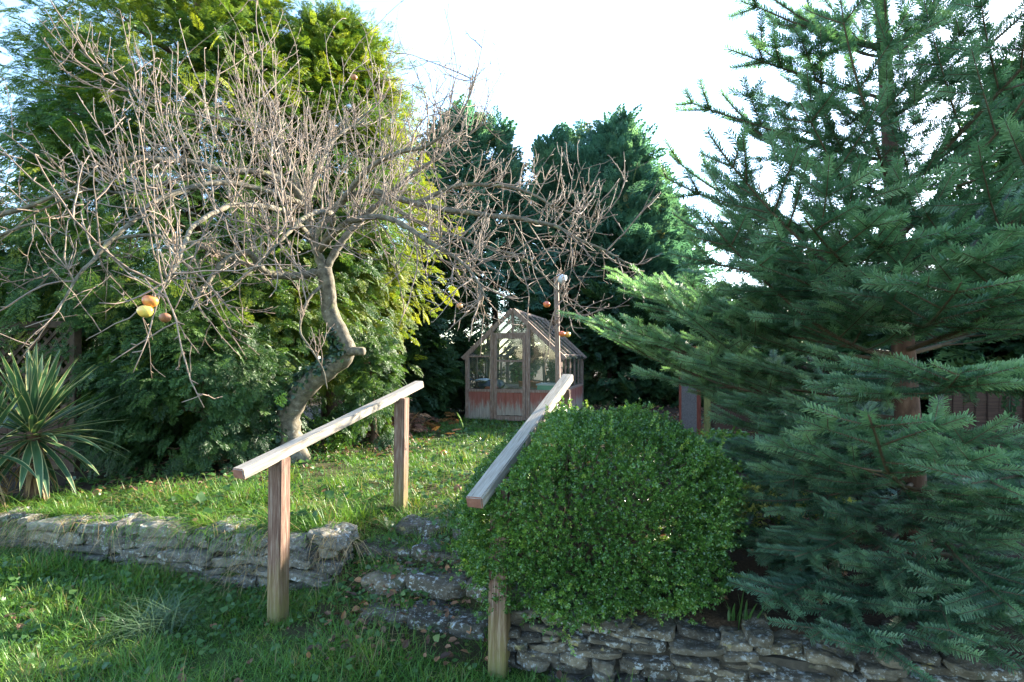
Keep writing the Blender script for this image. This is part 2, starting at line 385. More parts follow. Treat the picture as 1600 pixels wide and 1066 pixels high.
def upright(name, base, top, w, mat, parent, rz=0.0, wear=0.003, bev=0.005):
    """post whose own Z runs up the post from the ground"""
    base = np.array(base, float); top = np.array(top, float); L = np.linalg.norm(top - base)
    bm = bmesh.new(); bmesh.ops.create_cube(bm, size=1.0); bmesh.ops.scale(bm, vec=(w[0], w[1], L), verts=bm.verts)
    bmesh.ops.translate(bm, vec=(0, 0, L / 2), verts=bm.verts)
    bmesh.ops.bevel(bm, geom=bm.edges[:], offset=bev, segments=2, affect='EDGES')
    for i in range(1, 10): bmesh.ops.bisect_plane(bm, geom=bm.verts[:] + bm.edges[:] + bm.faces[:], plane_co=(0, 0, L * i / 10), plane_no=(0, 0, 1))
    sd_ = random.random() * 50
    for v in bm.verts: v.co += Vector(noise.noise_vector(Vector((v.co.x * 9 + sd_, v.co.y * 9, v.co.z * 3)))) * wear
    me = bpy.data.meshes.new(name); bm.to_mesh(me); bm.free(); me.materials.append(mat)
    o = bpy.data.objects.new(name, me); link(o, parent)
    z = (top - base) / L; x = np.array((math.cos(rz), math.sin(rz), 0)); y = np.cross(z, x); y /= np.linalg.norm(y); x = np.cross(y, z)
    Mx = Matrix(((x[0], y[0], z[0]), (x[1], y[1], z[1]), (x[2], y[2], z[2]))).to_4x4()
    Mx.translation = Vector(base - (np.array(parent.location) if parent is not None else 0)); o.matrix_basis = Mx
    return o
def handrail(label, e0, e1, posts):
    mid = (np.array(posts[0]) + np.array(posts[1])) / 2
    root = empty('handrail', (mid[0], mid[1], float(ground_z(mid[0], mid[1]))), label, 'handrail', 'wooden handrails beside the steps')
    beam('rail', e0, e1, 0.085, 0.06, M['rail_wood'], root, 0.004, M['rail_end'])
    e0 = np.array(e0); e1 = np.array(e1)
    for (x, y) in posts:
        t = np.dot(np.array((x, y)) - e0[:2], (e1 - e0)[:2]) / np.dot((e1 - e0)[:2], (e1 - e0)[:2])
        zt = e0[2] + (e1[2] - e0[2]) * t - 0.028
        zb = float(ground_z(x, y)) - 0.08
        upright('post', (x - 0.012, y, zb), (x, y, zt), (0.095, 0.095), M['post_wood'], root, SA)
e0 = at(372, 741, 3.12); e1 = at(656, 600, 4.95)
handrail('weathered left handrail on two square posts beside the grass bank', e0, e1, ((at(437, 700, 3.42)[0], 3.42), (at(628, 700, 4.62)[0], 4.62)))
e0 = at(741, 786, 2.58); e1 = at(888, 590, 4.25)
handrail('weathered right handrail half sunk into the clipped round bush', e0, e1, ((at(783, 900, 2.84)[0], 2.84), (at(881, 600, 4.08)[0], 4.08)))

# ------------------------------------------------------------------ foliage templates (x side, y along, z normal)
def frond_tpl(pairs=9, subs=3, width=0.034, droop=0.22, rng=np.random.default_rng(1)):
    V = []; Q = []; T = []
    def leaf(a, b, w, t):
        d = b - a; s = np.array((-d[1], d[0])); s = s / (np.linalg.norm(s) + 1e-9) * w
        m = a + d * 0.55
        i = len(V)
        for p in (a - s * 0.35, m + s, b, m - s): V.append((p[0], p[1]))
        for p, q in (((a + s * .35), 0),): pass
        Q.append((i, i + 3, i + 2, i + 1)); T.extend([t] * 4)
    leaf(np.array((0, 0.0)), np.array((0, 1.0)), width * 0.6, -0.1)
    for k in range(pairs):
        y = 0.08 + 0.86 * k / pairs
        for sgn in (-1, 1):
            a = np.array((0, y + (0.04 if sgn > 0 else 0))); ang = R(rng.uniform(38, 58)); l = (0.50 * (1 - y) ** 0.8 + 0.08) * rng.uniform(0.75, 1.15)
            dr = np.array((sgn * math.sin(ang), math.cos(ang))); b = a + dr * l
            leaf(a, b, width * 0.8, 0.0)
            for m in range(subs):
                f = (m + 0.7) / (subs + 0.4); c = a + dr * l * f
                for s2 in (-1, 1):
                    an2 = math.atan2(dr[0], dr[1]) + s2 * R(rng.uniform(32, 50)); l2 = l * 0.42 * (1.1 - f) + 0.035
                    leaf(c, c + np.array((math.sin(an2), math.cos(an2))) * l2, width * 0.8, 0.06)
    P = np.array(V); z = -droop * P[:, 1] ** 2 - 0.25 * P[:, 0] ** 2 + rng.normal(0, 0.012, len(P))
    return np.column_stack((P, z)), [], np.array(Q), np.array(T)
FROND = [frond_tpl(9, 2, 0.019, 0.30, np.random.default_rng(k)) for k in (1, 2)]
FROND_FAR = [frond_tpl(6, 1, 0.055, 0.15, np.random.default_rng(k)) for k in (3, 4)]

M['thuja'] = leaf_mat('cypress_sprays', [(0, (0.020, 0.055, 0.018)), (0.45, (0.050, 0.120, 0.026)), (0.8, (0.125, 0.185, 0.022)), (1, (0.24, 0.27, 0.03))], 0.42, 0.5, 0.35)
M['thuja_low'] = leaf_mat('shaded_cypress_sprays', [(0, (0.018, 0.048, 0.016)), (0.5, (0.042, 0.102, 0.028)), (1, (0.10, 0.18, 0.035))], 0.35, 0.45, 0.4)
M['thuja_gold'] = leaf_mat('golden_cypress_sprays', [(0, (0.05, 0.10, 0.012)), (0.5, (0.11, 0.17, 0.015)), (1, (0.22, 0.25, 0.02))], 0.45, 0.5, 0.35)
M['leyland'] = leaf_mat('blue_green_cypress_sprays', [(0, (0.035, 0.095, 0.072)), (0.5, (0.070, 0.165, 0.120)), (0.85, (0.11, 0.20, 0.12)), (1, (0.20, 0.19, 0.08))], 0.5, 0.5, 0.4, (1.3, 1.35, 0.8))
M['dark_ever'] = leaf_mat('dark_evergreen_sprays', [(0, (0.012, 0.034, 0.014)), (0.6, (0.028, 0.070, 0.024)), (0.9, (0.065, 0.11, 0.03)), (1, (0.13, 0.065, 0.03))], 0.25, 0.5, 0.35)
M['bark'] = rough_mat('conifer_bark', [(0.3, (0.045, 0.026, 0.018)), (0.6, (0.13, 0.075, 0.05)), (0.8, (0.20, 0.13, 0.09))], 8, (3, 3, 0.7), 0.9, 0.8, 0.02)
M['dark_bark'] = rough_mat('dark_trunk_bark', [(0.3, (0.02, 0.014, 0.011)), (0.7, (0.06, 0.04, 0.03))], 8, (3, 3, 0.7), 0.95, 0.6, 0.02)
M['grey_bark'] = rough_mat('lichened_grey_bark', [(0.3, (0.10, 0.085, 0.065)), (0.6, (0.24, 0.20, 0.155)), (0.8, (0.36, 0.32, 0.26))], 9, (2, 2, 0.8), 0.9, 0.8, 0.015, 0.2, 7, spots(0.58, 0.66, (0.26, 0.25, 0.10), 7, 0.6))

def crown_points(n, base, h, r, prof, rng, lump=0.35, shell=0.55, squash=1.0, clumps=120):
    """points gathered in clumps inside a crown of revolution; returns points, outward directions, height fraction"""
    ct = rng.random(clumps) ** 0.85; ca = rng.random(clumps) * 2 * PI
    cr = rng.uniform(shell, 1.0, clumps) ** 0.7; cs = rng.uniform(0.55, 1.4, clumps)
    w = np.array([prof(t) for t in ct]) + 0.08; pick = rng.choice(clumps, n, p=w / w.sum())
    R_ = r * np.array([prof(t) for t in ct]) * (1 + lump * (rng.random(clumps) - 0.5) * 2)
    C = np.stack((np.cos(ca) * R_ * cr, np.sin(ca) * R_ * cr * squash, ct * h), -1)
    spread = (0.07 * r + 0.10 * R_) * cs
    P = C[pick] + rng.normal(size=(n, 3)) * (spread[pick][:, None]) * np.array((1, 1, 0.9))
    out = np.stack((P[:, 0], P[:, 1] / squash, np.zeros(n)), -1); out = unit(out)
    return P + np.array(base), out, np.clip(P[:, 2] / h, 0, 1), pick, rng.random(clumps)
def cypress(name, label, cat, base, h, r, prof, n, size, mat, seed, lift=(-0.5, 0.5), tpls=FROND, group=None, z0=0.0, trunk_r=0.12, squash=1.0, lump=0.35, trunk_h=0.9, tintb=0.0, clumps=120, clip=None, bark='bark', extra=None, shell=0.55, front=None):
    rng = np.random.default_rng(seed)
    root = empty(name, base, label, cat, group)
    P, O, t, pick, ctint = crown_points(n, np.array(base) + np.array((0, 0, z0)), h - z0, r, prof, rng, lump, shell, squash, clumps)
    if front is not None:      # most of what stands behind the crown's middle is dropped (never seen)
        keep = (rng.random(n) < front) | (P[:, 1] < base[1] + 0.35 * r); P, O, t, pick = P[keep], O[keep], t[keep], pick[keep]
    if clip is not None: k = clip(P); P, O, t, pick = P[k], O[k], t[k], pick[k]
    k = P[:, 2] > ground_z(P[:, 0], P[:, 1]) + 0.03; P, O, t, pick = P[k], O[k], t[k], pick[k]; n = len(P)
    lf = lift[0] + (lift[1] - lift[0]) * t + rng.normal(0, 0.28, n)
    D = unit(O + rng.normal(0, 0.35, (n, 3)) + np.stack((np.zeros(n), np.zeros(n), lf), -1))
    N = unit(np.stack((np.zeros(n), np.zeros(n), np.ones(n)), -1) + 0.8 * O * (lf < 0)[:, None] + rng.normal(0, 0.45, (n, 3)))
    tint = np.clip(0.42 + 0.42 * (ctint[pick] - 0.5) * 2 * 0.6 + rng.normal(0, 0.13, n) + tintb * np.ones(n), 0.02, 0.98)
    if extra is not None: tint = np.clip(tint + extra(P), 0.02, 1.0)
    S = size * rng.uniform(0.6, 1.3, n); g = Geo(); half = rng.random(n) < 0.5
    Mx = frames(D, N, S)
    for tp, sel in ((tpls[0], half), (tpls[1], ~half)): g.inst(tp, Mx[sel], P[sel], tint[sel])
    g.build('crown', mat, root)
    b = Geo(); H_ = h * trunk_h
    zz = np.linspace(-0.1, H_, 9); pts = np.column_stack((0.06 * np.sin(zz * 1.3 + seed), 0.05 * np.cos(zz * 1.1), zz)) + np.array(base)
    b.tube(pts, trunk_r * (1.05 - zz / H_ * 0.9), 10)
    for i in range(26):       # limbs that carry the sprays
        j = rng.integers(len(P)); e = P[j]; zt = np.clip(e[2] - base[2] - 0.25 * np.linalg.norm(e[:2] - base[:2]), 0.2, H_ * 0.97)
        s0 = np.array((base[0] + 0.06 * math.sin(zt * 1.3 + seed), base[1] + 0.05 * math.cos(zt * 1.1), base[2] + zt)); m = (s0 + e) / 2 + np.array((0, 0, -0.05))
        b.tube([s0, m, e], [trunk_r * 0.28, trunk_r * 0.2, 0.006], 5)
    b.build('trunk', M[bark], root, True)
    return root

def g_at(x, y, dz=0.0): return (x, y, float(ground_z(x, y)) + dz)
dome = lambda t: (1 - t ** 2.2) ** 0.6 * (0.75 + 0.25 * min(1, t * 5))
spire = lambda t: max(0.02, (1 - t) ** 0.75) * (0.8 + 0.2 * min(1, t * 6))
plume = lambda t: max(0.02, (1 - t) ** 0.55) * min(1, 0.55 + t * 1.5)

lit_right = lambda cx: (lambda P: 0.16 * smooth01(-0.5, 2.0, P[:, 0] - cx))
# the big cypresses behind the apple tree
cone_dome = lambda t: (1 - t ** 1.5) ** 0.75 * (0.8 + 0.2 * min(1, t * 5))
cypress('cypress_tree', 'tallest bushy cypress at the far left, rising out of the picture', 'tree', g_at(-4.9, 8.4), 8.8, 2.5, cone_dome, 28000, 0.235, M['thuja'], 11, (-0.75, 0.6), z0=0.2, trunk_r=0.2, clumps=340, shell=0.42, front=0.45, lump=0.3, extra=lambda P: 0.25 * smooth01(4.2, 6.8, P[:, 2]) + 0.06)  # tint rises near the top: sunlight painted into the crown
cypress('cypress_tree', 'yellow-green cypress right of the tallest one, behind the apple branches', 'tree', g_at(-3.1, 9.3), 7.0, 1.5, lambda t: dome(t) * min(1, 0.62 + 1.3 * t), 20000, 0.235, M['thuja'], 12, (-0.8, 0.6), z0=1.2, trunk_r=0.17, clumps=240, shell=0.42, front=0.4, lump=0.28, extra=lambda P: 0.25 * smooth01(-3.6, -1.6, P[:, 0]) + 0.14)  # right side tinted lighter, its sunlit flank put into the colour
cypress('cypress_bush', 'low dark green drooping cypress beside the yucca', 'shrub', g_at(-3.75, 6.5), 1.8, 1.0, dome, 5200, 0.20, M['thuja_low'], 13, (-0.9, 0.1), z0=0.0, trunk_r=0.06, clumps=90, trunk_h=0.8, front=0.4)
cypress('cypress_bush', 'golden green drooping cypress behind the apple trunk', 'shrub', g_at(-3.15, 7.9), 2.6, 0.6, dome, 2300, 0.21, M['thuja_gold'], 15, (-0.9, 0.1), z0=0.9, trunk_r=0.09, clumps=50, trunk_h=0.95, front=0.4, bark='grey_bark')
cypress('cypress_bush', 'small drooping cypress between the ivy-clad trunk and the cut stump', 'shrub', g_at(-2.05, 7.8), 1.55, 0.5, dome, 1100, 0.20, M['thuja_low'], 14, (-0.9, 0.1), z0=0.1, trunk_r=0.05, clumps=40, trunk_h=0.8, tintb=0.15)
cypress('cypress_bush', 'dark green cypress growth behind the yucca and lattice fence', 'shrub', g_at(-6.5, 7.7), 3.2, 1.2, dome, 4600, 0.24, M['thuja_low'], 16, (-0.8, 0.3), trunk_r=0.08, clumps=90, front=0.5)

# ------------------------------------------------------------------ far trees
pointed = lambda t: max(0.03, (1 - t) ** 0.8) * min(1, 0.6 + t * 1.6)
for px, d, h_px, rr, lab, n, mt, kw in (
    (716, 15.0, 200, 1.0, 'narrow dark conifer spire just right of the yellow-green cypress', 1500, 'leyland', {}),
    (772, 15.6, 205, 0.85, 'slim conifer spire directly above the greenhouse ridge', 1300, 'leyland', {}),
    (862, 17.2, 228, 0.8, 'leftmost pointed spire of the blue-green trees behind the greenhouse', 1500, 'leyland', {}),
    (893, 18.2, 222, 0.75, 'thin pale-tipped spire behind the blue-green trees', 1000, 'leyland', {'tintb': 0.2}),
    (962, 17.5, 208, 2.15, 'broad tallest blue-green conifer behind the greenhouse', 6500, 'leyland', {}),
    (918, 17.0, 242, 0.9, 'short blue-green spire just left of the tallest conifer', 1700, 'leyland', {}),
    (1000, 16.6, 285, 0.95, 'blue-green plume in front of the tallest conifer on its right', 1700, 'leyland', {'tintb': 0.08}),
    (1030, 17.8, 325, 1.45, 'rounded blue-green conifer at the right shoulder of the tree group', 2600, 'leyland', {'extra': lambda P: 0.35 * smooth01(4.9, 6.3, P[:, 0])})):
    x, y, _ = at(px, 0, d); gz = float(ground_z(x, y)); h = EYE + (HY - h_px) / F * d - gz + 0.15
    cypress('conifer_tree', lab, 'tree', (x, y, gz), h, rr, pointed if rr > 2 else plume if rr > 0.97 else spire, n, 0.62, M[mt], int(px), (-0.1, 1.3), FROND_FAR, 'conifers behind the greenhouse', z0=(2.3 if px < 800 else 1.4 if px > 940 else 2.0), trunk_r=0.13, clumps=int(40 + n / 22), lump=0.42, bark='dark_bark', front=0.6, **kw)
# dark bank of evergreens left of and behind the greenhouse
for px, d, h_px, rr, lab, n, kw in (
    (672, 12.2, 395, 0.95, 'dark ivy-hung evergreen left of the greenhouse, with rusty dead sprays', 2200, {}),
    (622, 11.2, 440, 0.9, 'dark sparse evergreen behind the brushwood heap', 1500, {}),
    (950, 15.2, 470, 1.0, 'low dark evergreen beside the right wall of the greenhouse', 1600, {}),
    (1015, 15.0, 480, 1.1, 'low dark evergreen above the bare soil', 1600, {}),
    (1100, 15.5, 455, 1.3, 'low dark evergreen behind the red framed door', 1500, {}),
    (850, 16.2, 480, 0.9, 'low dark evergreen seen through the greenhouse glass', 1000, {})):
    x, y, _ = at(px, 0, d); gz = float(ground_z(x, y)); h = EYE + (HY - h_px) / F * d - gz + 0.1
    cypress('evergreen_tree', lab, 'tree', (x, y, gz), h, rr, dome, n, 0.42, M['dark_ever'], int(px), (-0.5, 0.6), FROND_FAR, 'dark evergreens round the greenhouse', trunk_r=0.08, clumps=90, lump=0.3, bark='dark_bark', front=0.6, **kw)
cypress('conifer_tree', 'dark bushy conifer right behind the big fir, placed to shade the lower lawn', 'tree', g_at(4.35, 7.9), 2.6, 0.8, plume, 1500, 0.4, M['dark_ever'], 77, (-0.2, 0.9), FROND_FAR, trunk_r=0.07, clumps=80)  # fills the dark mass behind the fir; placed to shade the lower lawn
cypress('conifer_tree', 'tall dark conifer added at the right edge to shade the lower part of the big fir', 'tree', g_at(7.3, 7.3), 5.2, 1.35, plume, 3600, 0.45, M['dark_ever'], 78, (-0.2, 0.9), FROND_FAR, trunk_r=0.1, clumps=120)  # added tree that keeps the sun off the lower fir and soil
# hedge closing the view at the right, behind the fir
def hedge_block(x0, x1, y, h, n, label, seed, mat):
    rng = np.random.default_rng(seed); cx = (x0 + x1) / 2; gz = float(ground_z(cx, y))
    root = empty('hedge', (cx, y, gz), label, 'hedge'); P = np.column_stack((rng.uniform(x0, x1, n), y + rng.normal(0, 0.35, n), gz + h * rng.random(n) ** 0.8))
    P[:, 2] += 0.5 * (vnoise(P[:, 0] * 0.9 + seed, P[:, 0] * 0) - 0.5) * P[:, 2] / h
    D = unit(np.column_stack((rng.normal(0, 0.6, n), -0.8 + rng.normal(0, 0.5, n), rng.normal(0.2, 0.5, n)))); N = unit(np.array((0, 0, 1.0)) + rng.normal(0, 0.5, (n, 3)))
    g = Geo(); g.inst(FROND_FAR[0], frames(D, N, 0.5 * rng.uniform(0.6, 1.3, n)), P, np.clip(rng.normal(0.4, 0.2, n), 0.02, 0.9)); g.build('foliage', M[mat], root)
    s = Geo()
    for x in np.arange(x0 + 0.2, x1, 0.7): s.tube([(x, y, gz - 0.1), (x + 0.1, y, gz + h * 0.5), (x - 0.05, y, gz + h * 0.9)], [0.05, 0.04, 0.01], 6)
    s.build('stems', M['dark_bark'], root, True)
hedge_block(4.3, 8.5, 13.8, 2.5, 2600, 'dark far hedge seen in gaps under the big fir', 5, 'dark_ever')
hedge_block(5.2, 10.0, 8.6, 1.9, 2200, 'low dark hedge added behind the fir on the right to block low light', 7, 'dark_ever')  # added to stop low sun and glare showing under the fir
hedge_block(6.0, 16.0, 17.5, 3.1, 2600, 'distant tall hedge at the far right behind the fir', 6, 'dark_ever')

# ------------------------------------------------------------------ bare deciduous growth
M['twig'] = leaf_mat('apple_twig_bark', [(0, (0.10, 0.070, 0.052)), (0.5, (0.24, 0.18, 0.138)), (1, (0.40, 0.31, 0.24))], 0.0, 0.75, 0.25)
M['limb'] = rough_mat('apple_limb_bark', [(0.3, (0.05, 0.042, 0.03)), (0.55, (0.145, 0.125, 0.09)), (0.78, (0.27, 0.24, 0.185))], 16, None, 0.9, 0.9, 0.012, 0.2, 8, chain(spots(0.58, 0.68, (0.25, 0.25, 0.09), 6, 0.6), spots(0.62, 0.7, (0.42, 0.43, 0.38), 18, 0.7)))
def pxpath(rows):
    """rows of (px, py, depth, radius) -> world points and radii"""
    return [(*at(a, b, d), r) for a, b, d, r in rows]
ap = at(462, 724, 6.45); ap[2] = float(ground_z(ap[0], ap[1]))
apple = empty('apple_tree', ap, 'old bare apple tree with crooked trunk and spreading tangle of twigs', 'tree')
trunk_rows = [(463, 745, 6.45, .165), (462, 716, 6.45, .155), (452, 680, 6.45, .145), (452, 645, 6.42, .135), (478, 605, 6.38, .125), (515, 575, 6.3, .115), (540, 552, 6.25, .112), (530, 520, 6.2, .10), (515, 485, 6.2, .092), (512, 450, 6.15, .085), (506, 420, 6.1, .085)]
tr = poly(pxpath(trunk_rows), 44); g = Geo(); g.tube(tr[:, :3], tr[:, 3] * (1 + 0.10 * np.sin(np.arange(44) * 1.9) * np.linspace(1, 0.3, 44)), 16, tint=.5)
g.tube(pxpath([(541, 550, 6.22, 0.05), (568, 549, 6.15, 0.04)]) and np.array(pxpath([(535, 552, 6.22, 0), (552, 549, 6.15, 0), (568, 549, 6.1, 0)]))[:, :3], [0.055, 0.05, 0.048], 8)
for (a, b, c) in ((508, 418, 6.12),): pass
g.build('trunk', M['limb'], apple, True)
LIMBS = [
 [(506, 424, 6.1, .07), (488, 370, 6.0, .06), (475, 315, 5.9, .055), (430, 275, 5.6, .045), (350, 265, 5.2, .04), (270, 250, 4.9, .034), (190, 252, 4.6, .03)],
 [(506, 424, 6.1, .06), (455, 432, 6.0, .055), (415, 425, 5.8, .05), (385, 395, 5.6, .042), (350, 410, 5.4, .035), (318, 450, 5.2, .024), (300, 480, 5.1, .014)],
 [(490, 372, 6.0, .055), (530, 318, 6.0, .05), (580, 300, 5.9, .045), (650, 318, 5.7, .04), (740, 332, 5.5, .033), (830, 345, 5.3, .026), (900, 372, 5.2, .018), (980, 408, 5.1, .008)],
 [(506, 424, 6.1, .06), (540, 370, 6.2, .05), (590, 320, 6.3, .042), (650, 270, 6.4, .034), (700, 235, 6.5, .02), (760, 190, 6.5, .008)],
 [(475, 320, 5.9, .05), (420, 300, 5.3, .045), (340, 285, 4.8, .04), (255, 310, 4.4, .034), (190, 360, 4.1, .027), (140, 410, 3.9, .02), (95, 480, 3.8, .01)],
 [(488, 372, 6.0, .05), (440, 330, 5.2, .042), (370, 320, 4.5, .034), (315, 345, 3.9, .026), (285, 390, 3.4, .019), (262, 430, 3.1, .013), (240, 448, 2.95, .007)],
 [(475, 318, 5.9, .045), (455, 260, 5.9, .038), (430, 215, 5.8, .03), (380, 190, 5.6, .022), (300, 180, 5.4, .016), (210, 150, 5.2, .012), (120, 75, 5.1, .007)],
 [(530, 320, 6.0, .045), (570, 270, 5.8, .036), (620, 240, 5.6, .028), (670, 225, 5.4, .02), (720, 180, 5.3, .012), (740, 120, 5.3, .005)],
 [(500, 390, 6.05, .05), (540, 350, 5.4, .04), (600, 340, 4.9, .032), (660, 370, 4.5, .024), (720, 410, 4.3, .016), (760, 470, 4.2, .008)],
 [(475, 330, 5.9, .045), (500, 260, 6.3, .036), (520, 220, 6.7, .028), (560, 190, 7.0, .02), (600, 150, 7.1, .01)],
 [(350, 266, 5.2, .032), (280, 280, 5.2, .028), (200, 300, 5.1, .024), (130, 300, 5.0, .02), (60, 330, 4.9, .014), (0, 380, 4.8, .008)],
 [(500, 390, 6.05, .045), (520, 345, 5.5, .036), (505, 330, 4.8, .03), (470, 345, 4.2, .022), (430, 380, 3.9, .014), (400, 420, 3.8, .008)],
 [(650, 318, 5.7, .034), (720, 290, 5.6, .026), (800, 295, 5.5, .02), (880, 325, 5.4, .013), (940, 350, 5.35, .006)],
 [(580, 300, 5.9, .035), (650, 345, 5.8, .028), (740, 380, 5.7, .022), (810, 400, 5.6, .016), (870, 450, 5.5, .009), (890, 500, 5.5, .005)],
 [(400, 420, 5.8, .035), (300, 380, 5.7, .026), (200, 370, 5.6, .022), (110, 400, 5.5, .016), (40, 460, 5.4, .008)],
 [(510, 440, 6.15, .03), (480, 470, 5.9, .02), (470, 520, 5.7, .014), (495, 560, 5.55, .010), (512, 608, 5.5, .006)],
]
rng = np.random.default_rng(21)
gl = Geo(); gt = Geo(); ntw = 0
def twig(p, d, L, r, bend, level, tint):
    """a bare shoot that bends, with spurs and finer shoots"""
    global ntw
    n = max(4, int(L / 0.09) + 2); q = [np.array(p)]; d = np.array(d); st_ = L / (n - 1)
    for i in range(n - 1):
        d = unit(d + np.array((0, 0, bend)) * st_ * 2.2 + rng.normal(0, 0.10 if level else 0.13, 3)); q.append(q[-1] + d * st_)
    q = np.array(q); rr = np.linspace(r, max(0.0022, r * 0.40), n)
    gt.tube(q, rr, 5 if r > 0.008 else 4, tint=np.clip(tint + rng.normal(0, 0.08), 0, 1)); ntw += 1
    if L > 0.22:
        for i in range(1, n):       # bud spurs
            if rng.random() < 0.55:
                s = unit(d + rnd_unit1() * 1.1); gt.tube([q[i], q[i] + s * rng.uniform(0.012, 0.045)], [0.0042, 0.0032], 4, tint=tint * 0.75)
    return q
def rnd_unit1(): return unit(rng.normal(size=3))
for li, rows in enumerate(LIMBS):
    n = 10 * (len(rows) - 1); pr = poly(pxpath(rows), n); P = pr[:, :3]; rad = np.clip(pr[:, 3], 0.004, 1)
    P = P + np.array([noise.noise_vector(Vector(p) * 3.2) for p in P]) * 0.045 * np.linspace(0, 1, n)[:, None]
    gl.tube(P, rad * (0.62 if li in (4, 5, 10) else 0.8) * (1 + 0.14 * np.sin(np.arange(n) * 2.3 + li)), 9 if rad[0] > 0.03 else 7)
    T = unit(np.gradient(P, axis=0)); seglen = np.linalg.norm(np.diff(P, axis=0), axis=1).sum()
    nside = int(seglen * (5 if li == 15 else 8 if li in (4, 5, 10, 14) else 12 if li in (2, 12, 13) else 18)) + 2
    for k in range(nside):
        f = rng.uniform(0.16, 1.0) ** 0.85; i = min(n - 1, int(f * (n - 1)))
        t = T[i]; a = rnd_unit1(); a = unit(a - t * np.dot(a, t)); kind = rng.random()
        pxx = 800 + P[i, 0] / P[i, 1] * F; mid_ = math.exp(-((pxx - 440) / 190) ** 2)
        if kind < 0.30 + 0.22 * mid_:      # upright water shoots on the upper side
            d = unit(np.array((0, 0, 1.0)) + 0.38 * a + 0.15 * t + 0.22 * (P[i] - np.array((-2.6, 6.0, P[i, 2])))); L = rng.uniform(0.2, 0.65) * (1 + 1.25 * mid_ * (2.5 < P[i, 2] < 3.9)) * (1 if 2.5 < P[i, 2] < 3.9 else .7); bend = 0.9; r = rng.uniform(0.0045, 0.0075); L *= 0.6 if li in (2, 12, 13) else 1.0
        elif kind < 0.80:    # sideways branchlets
            d = unit(0.9 * a + 0.6 * t + np.array((0, 0, 0.15))); L = rng.uniform(0.35, 0.9); bend = rng.uniform(-0.6, 1.1); r = rng.uniform(0.005, 0.009)
        else:                # hanging ones
            d = unit(0.6 * a + 0.5 * t + np.array((0, 0, -0.6))); L = rng.uniform(0.25, 0.65); bend = rng.uniform(-0.2, 1.2); r = rng.uniform(0.0045, 0.007)
        tn = rng.uniform(0.35, 0.75) if kind < 0.46 else rng.uniform(0.15, 0.6)
        q = twig(P[i], d, L, r, bend, 0, tn)
        for m in range(int(rng.integers(1, 6))):
            j = int(rng.integers(1, len(q) - 1)); dd = unit(unit(q[min(j + 1, len(q) - 1)] - q[j - 1]) * 0.6 + rnd_unit1() * 0.8 + np.array((0, 0, 0.35 if kind < 0.8 else -0.1)))
            q2 = twig(q[j], dd, L * rng.uniform(0.3, 0.65), r * 0.62, rng.uniform(-0.3, 1.0), 1, tn)
            if rng.random() < 0.35:
                j2 = int(rng.integers(1, len(q2))); twig(q2[j2], unit(dd + rnd_unit1() * 0.9), L * 0.25, r * 0.5, 0.5, 2, tn)
HUNG = [(235, 471, 2.92, .039), (227, 487, 2.90, .038), (258, 497, 3.05, .030), (854, 476, 5.45, .036), (878, 522, 5.45, .034), (886, 523, 5.5, .035), (553, 121, 5.9, .035), (718, 478, 5.0, .028)]
LP = np.concatenate([v for v in gl.V] + [v for v in gt.V])
for a_, b_, c_, r_ in HUNG:      # the spur each remaining apple hangs from
    p = at(a_, b_, c_) + np.array((0, 0, r_ * 1.75)); up_ = LP[LP[:, 2] > p[2] + 0.03]; q = up_[np.argmin(np.linalg.norm(up_ - p, axis=1))]
    gt.tube(poly(np.array([q, q * 0.55 + p * 0.45 + np.array((0.015, 0, -0.01)), p]), 8), np.linspace(0.0042, 0.0028, 8), 5, tint=0.4)
gl.build('limb', M['limb'], apple, True)
gt.build('twigs', M['twig'], apple, True)
print('twigs', ntw)

# ivy on the apple trunk
def ivy_tpl():
    V = np.array([(0, 0, 0), (-.45, .25, .05), (-.3, .6, .02), (0, 1, -.06), (.3, .6, .02), (.45, .25, .05)]); return V, [(0, 5, 4), (0, 4, 2), (0, 2, 1), (2, 4, 3)], []
IVY = ivy_tpl()
M['ivy'] = leaf_mat('ivy_leaves', [(0, (0.012, 0.035, 0.018)), (0.6, (0.03, 0.065, 0.035)), (1, (0.07, 0.12, 0.05))], 0.15, 0.35, 0.5)
n = 1500; j = rng.integers(2, 31, n); fr = rng.random(n); Pc = tr[j, :3] * (1 - fr[:, None]) + tr[j + 1, :3] * fr[:, None]; rc = tr[j, 3]
tdir = unit(tr[j + 1, :3] - tr[j, :3]); side = unit(np.cross(tdir, (0, 1, 0)))
ang = np.where(rng.random(n) < 0.8, rng.normal(0, 0.85, n), rng.uniform(0, 2 * PI, n))     # mostly the left side
fwd = unit(np.cross(side, tdir)); O = np.cos(ang)[:, None] * side + np.sin(ang)[:, None] * fwd
keep = (np.abs(np.arctan2(np.sin(ang), np.cos(ang))) < 1.6) | (j > 8) & (rng.random(n) < 0.25) ; keep &= (O[:, 0] < 0.35) 
Pi = Pc + O * (rc * rng.uniform(0.95, 1.25, n) + rng.random(n) * 0.05 * (j < 20))[:, None]
g = Geo(); D = unit(rng.normal(0, 0.6, (n, 3)) + np.array((0, 0, -0.6)) + 0.4 * O); g.inst(IVY, frames(D, O + rng.normal(0, 0.35, (n, 3)), rng.uniform(0.035, 0.075, n))[keep], Pi[keep], rng.random(n)[keep])
iv = g.build('ivy', M['ivy'], None, origin=tr[4, :3]); tag(iv, 'dark ivy climbing the crooked apple trunk', 'ivy')

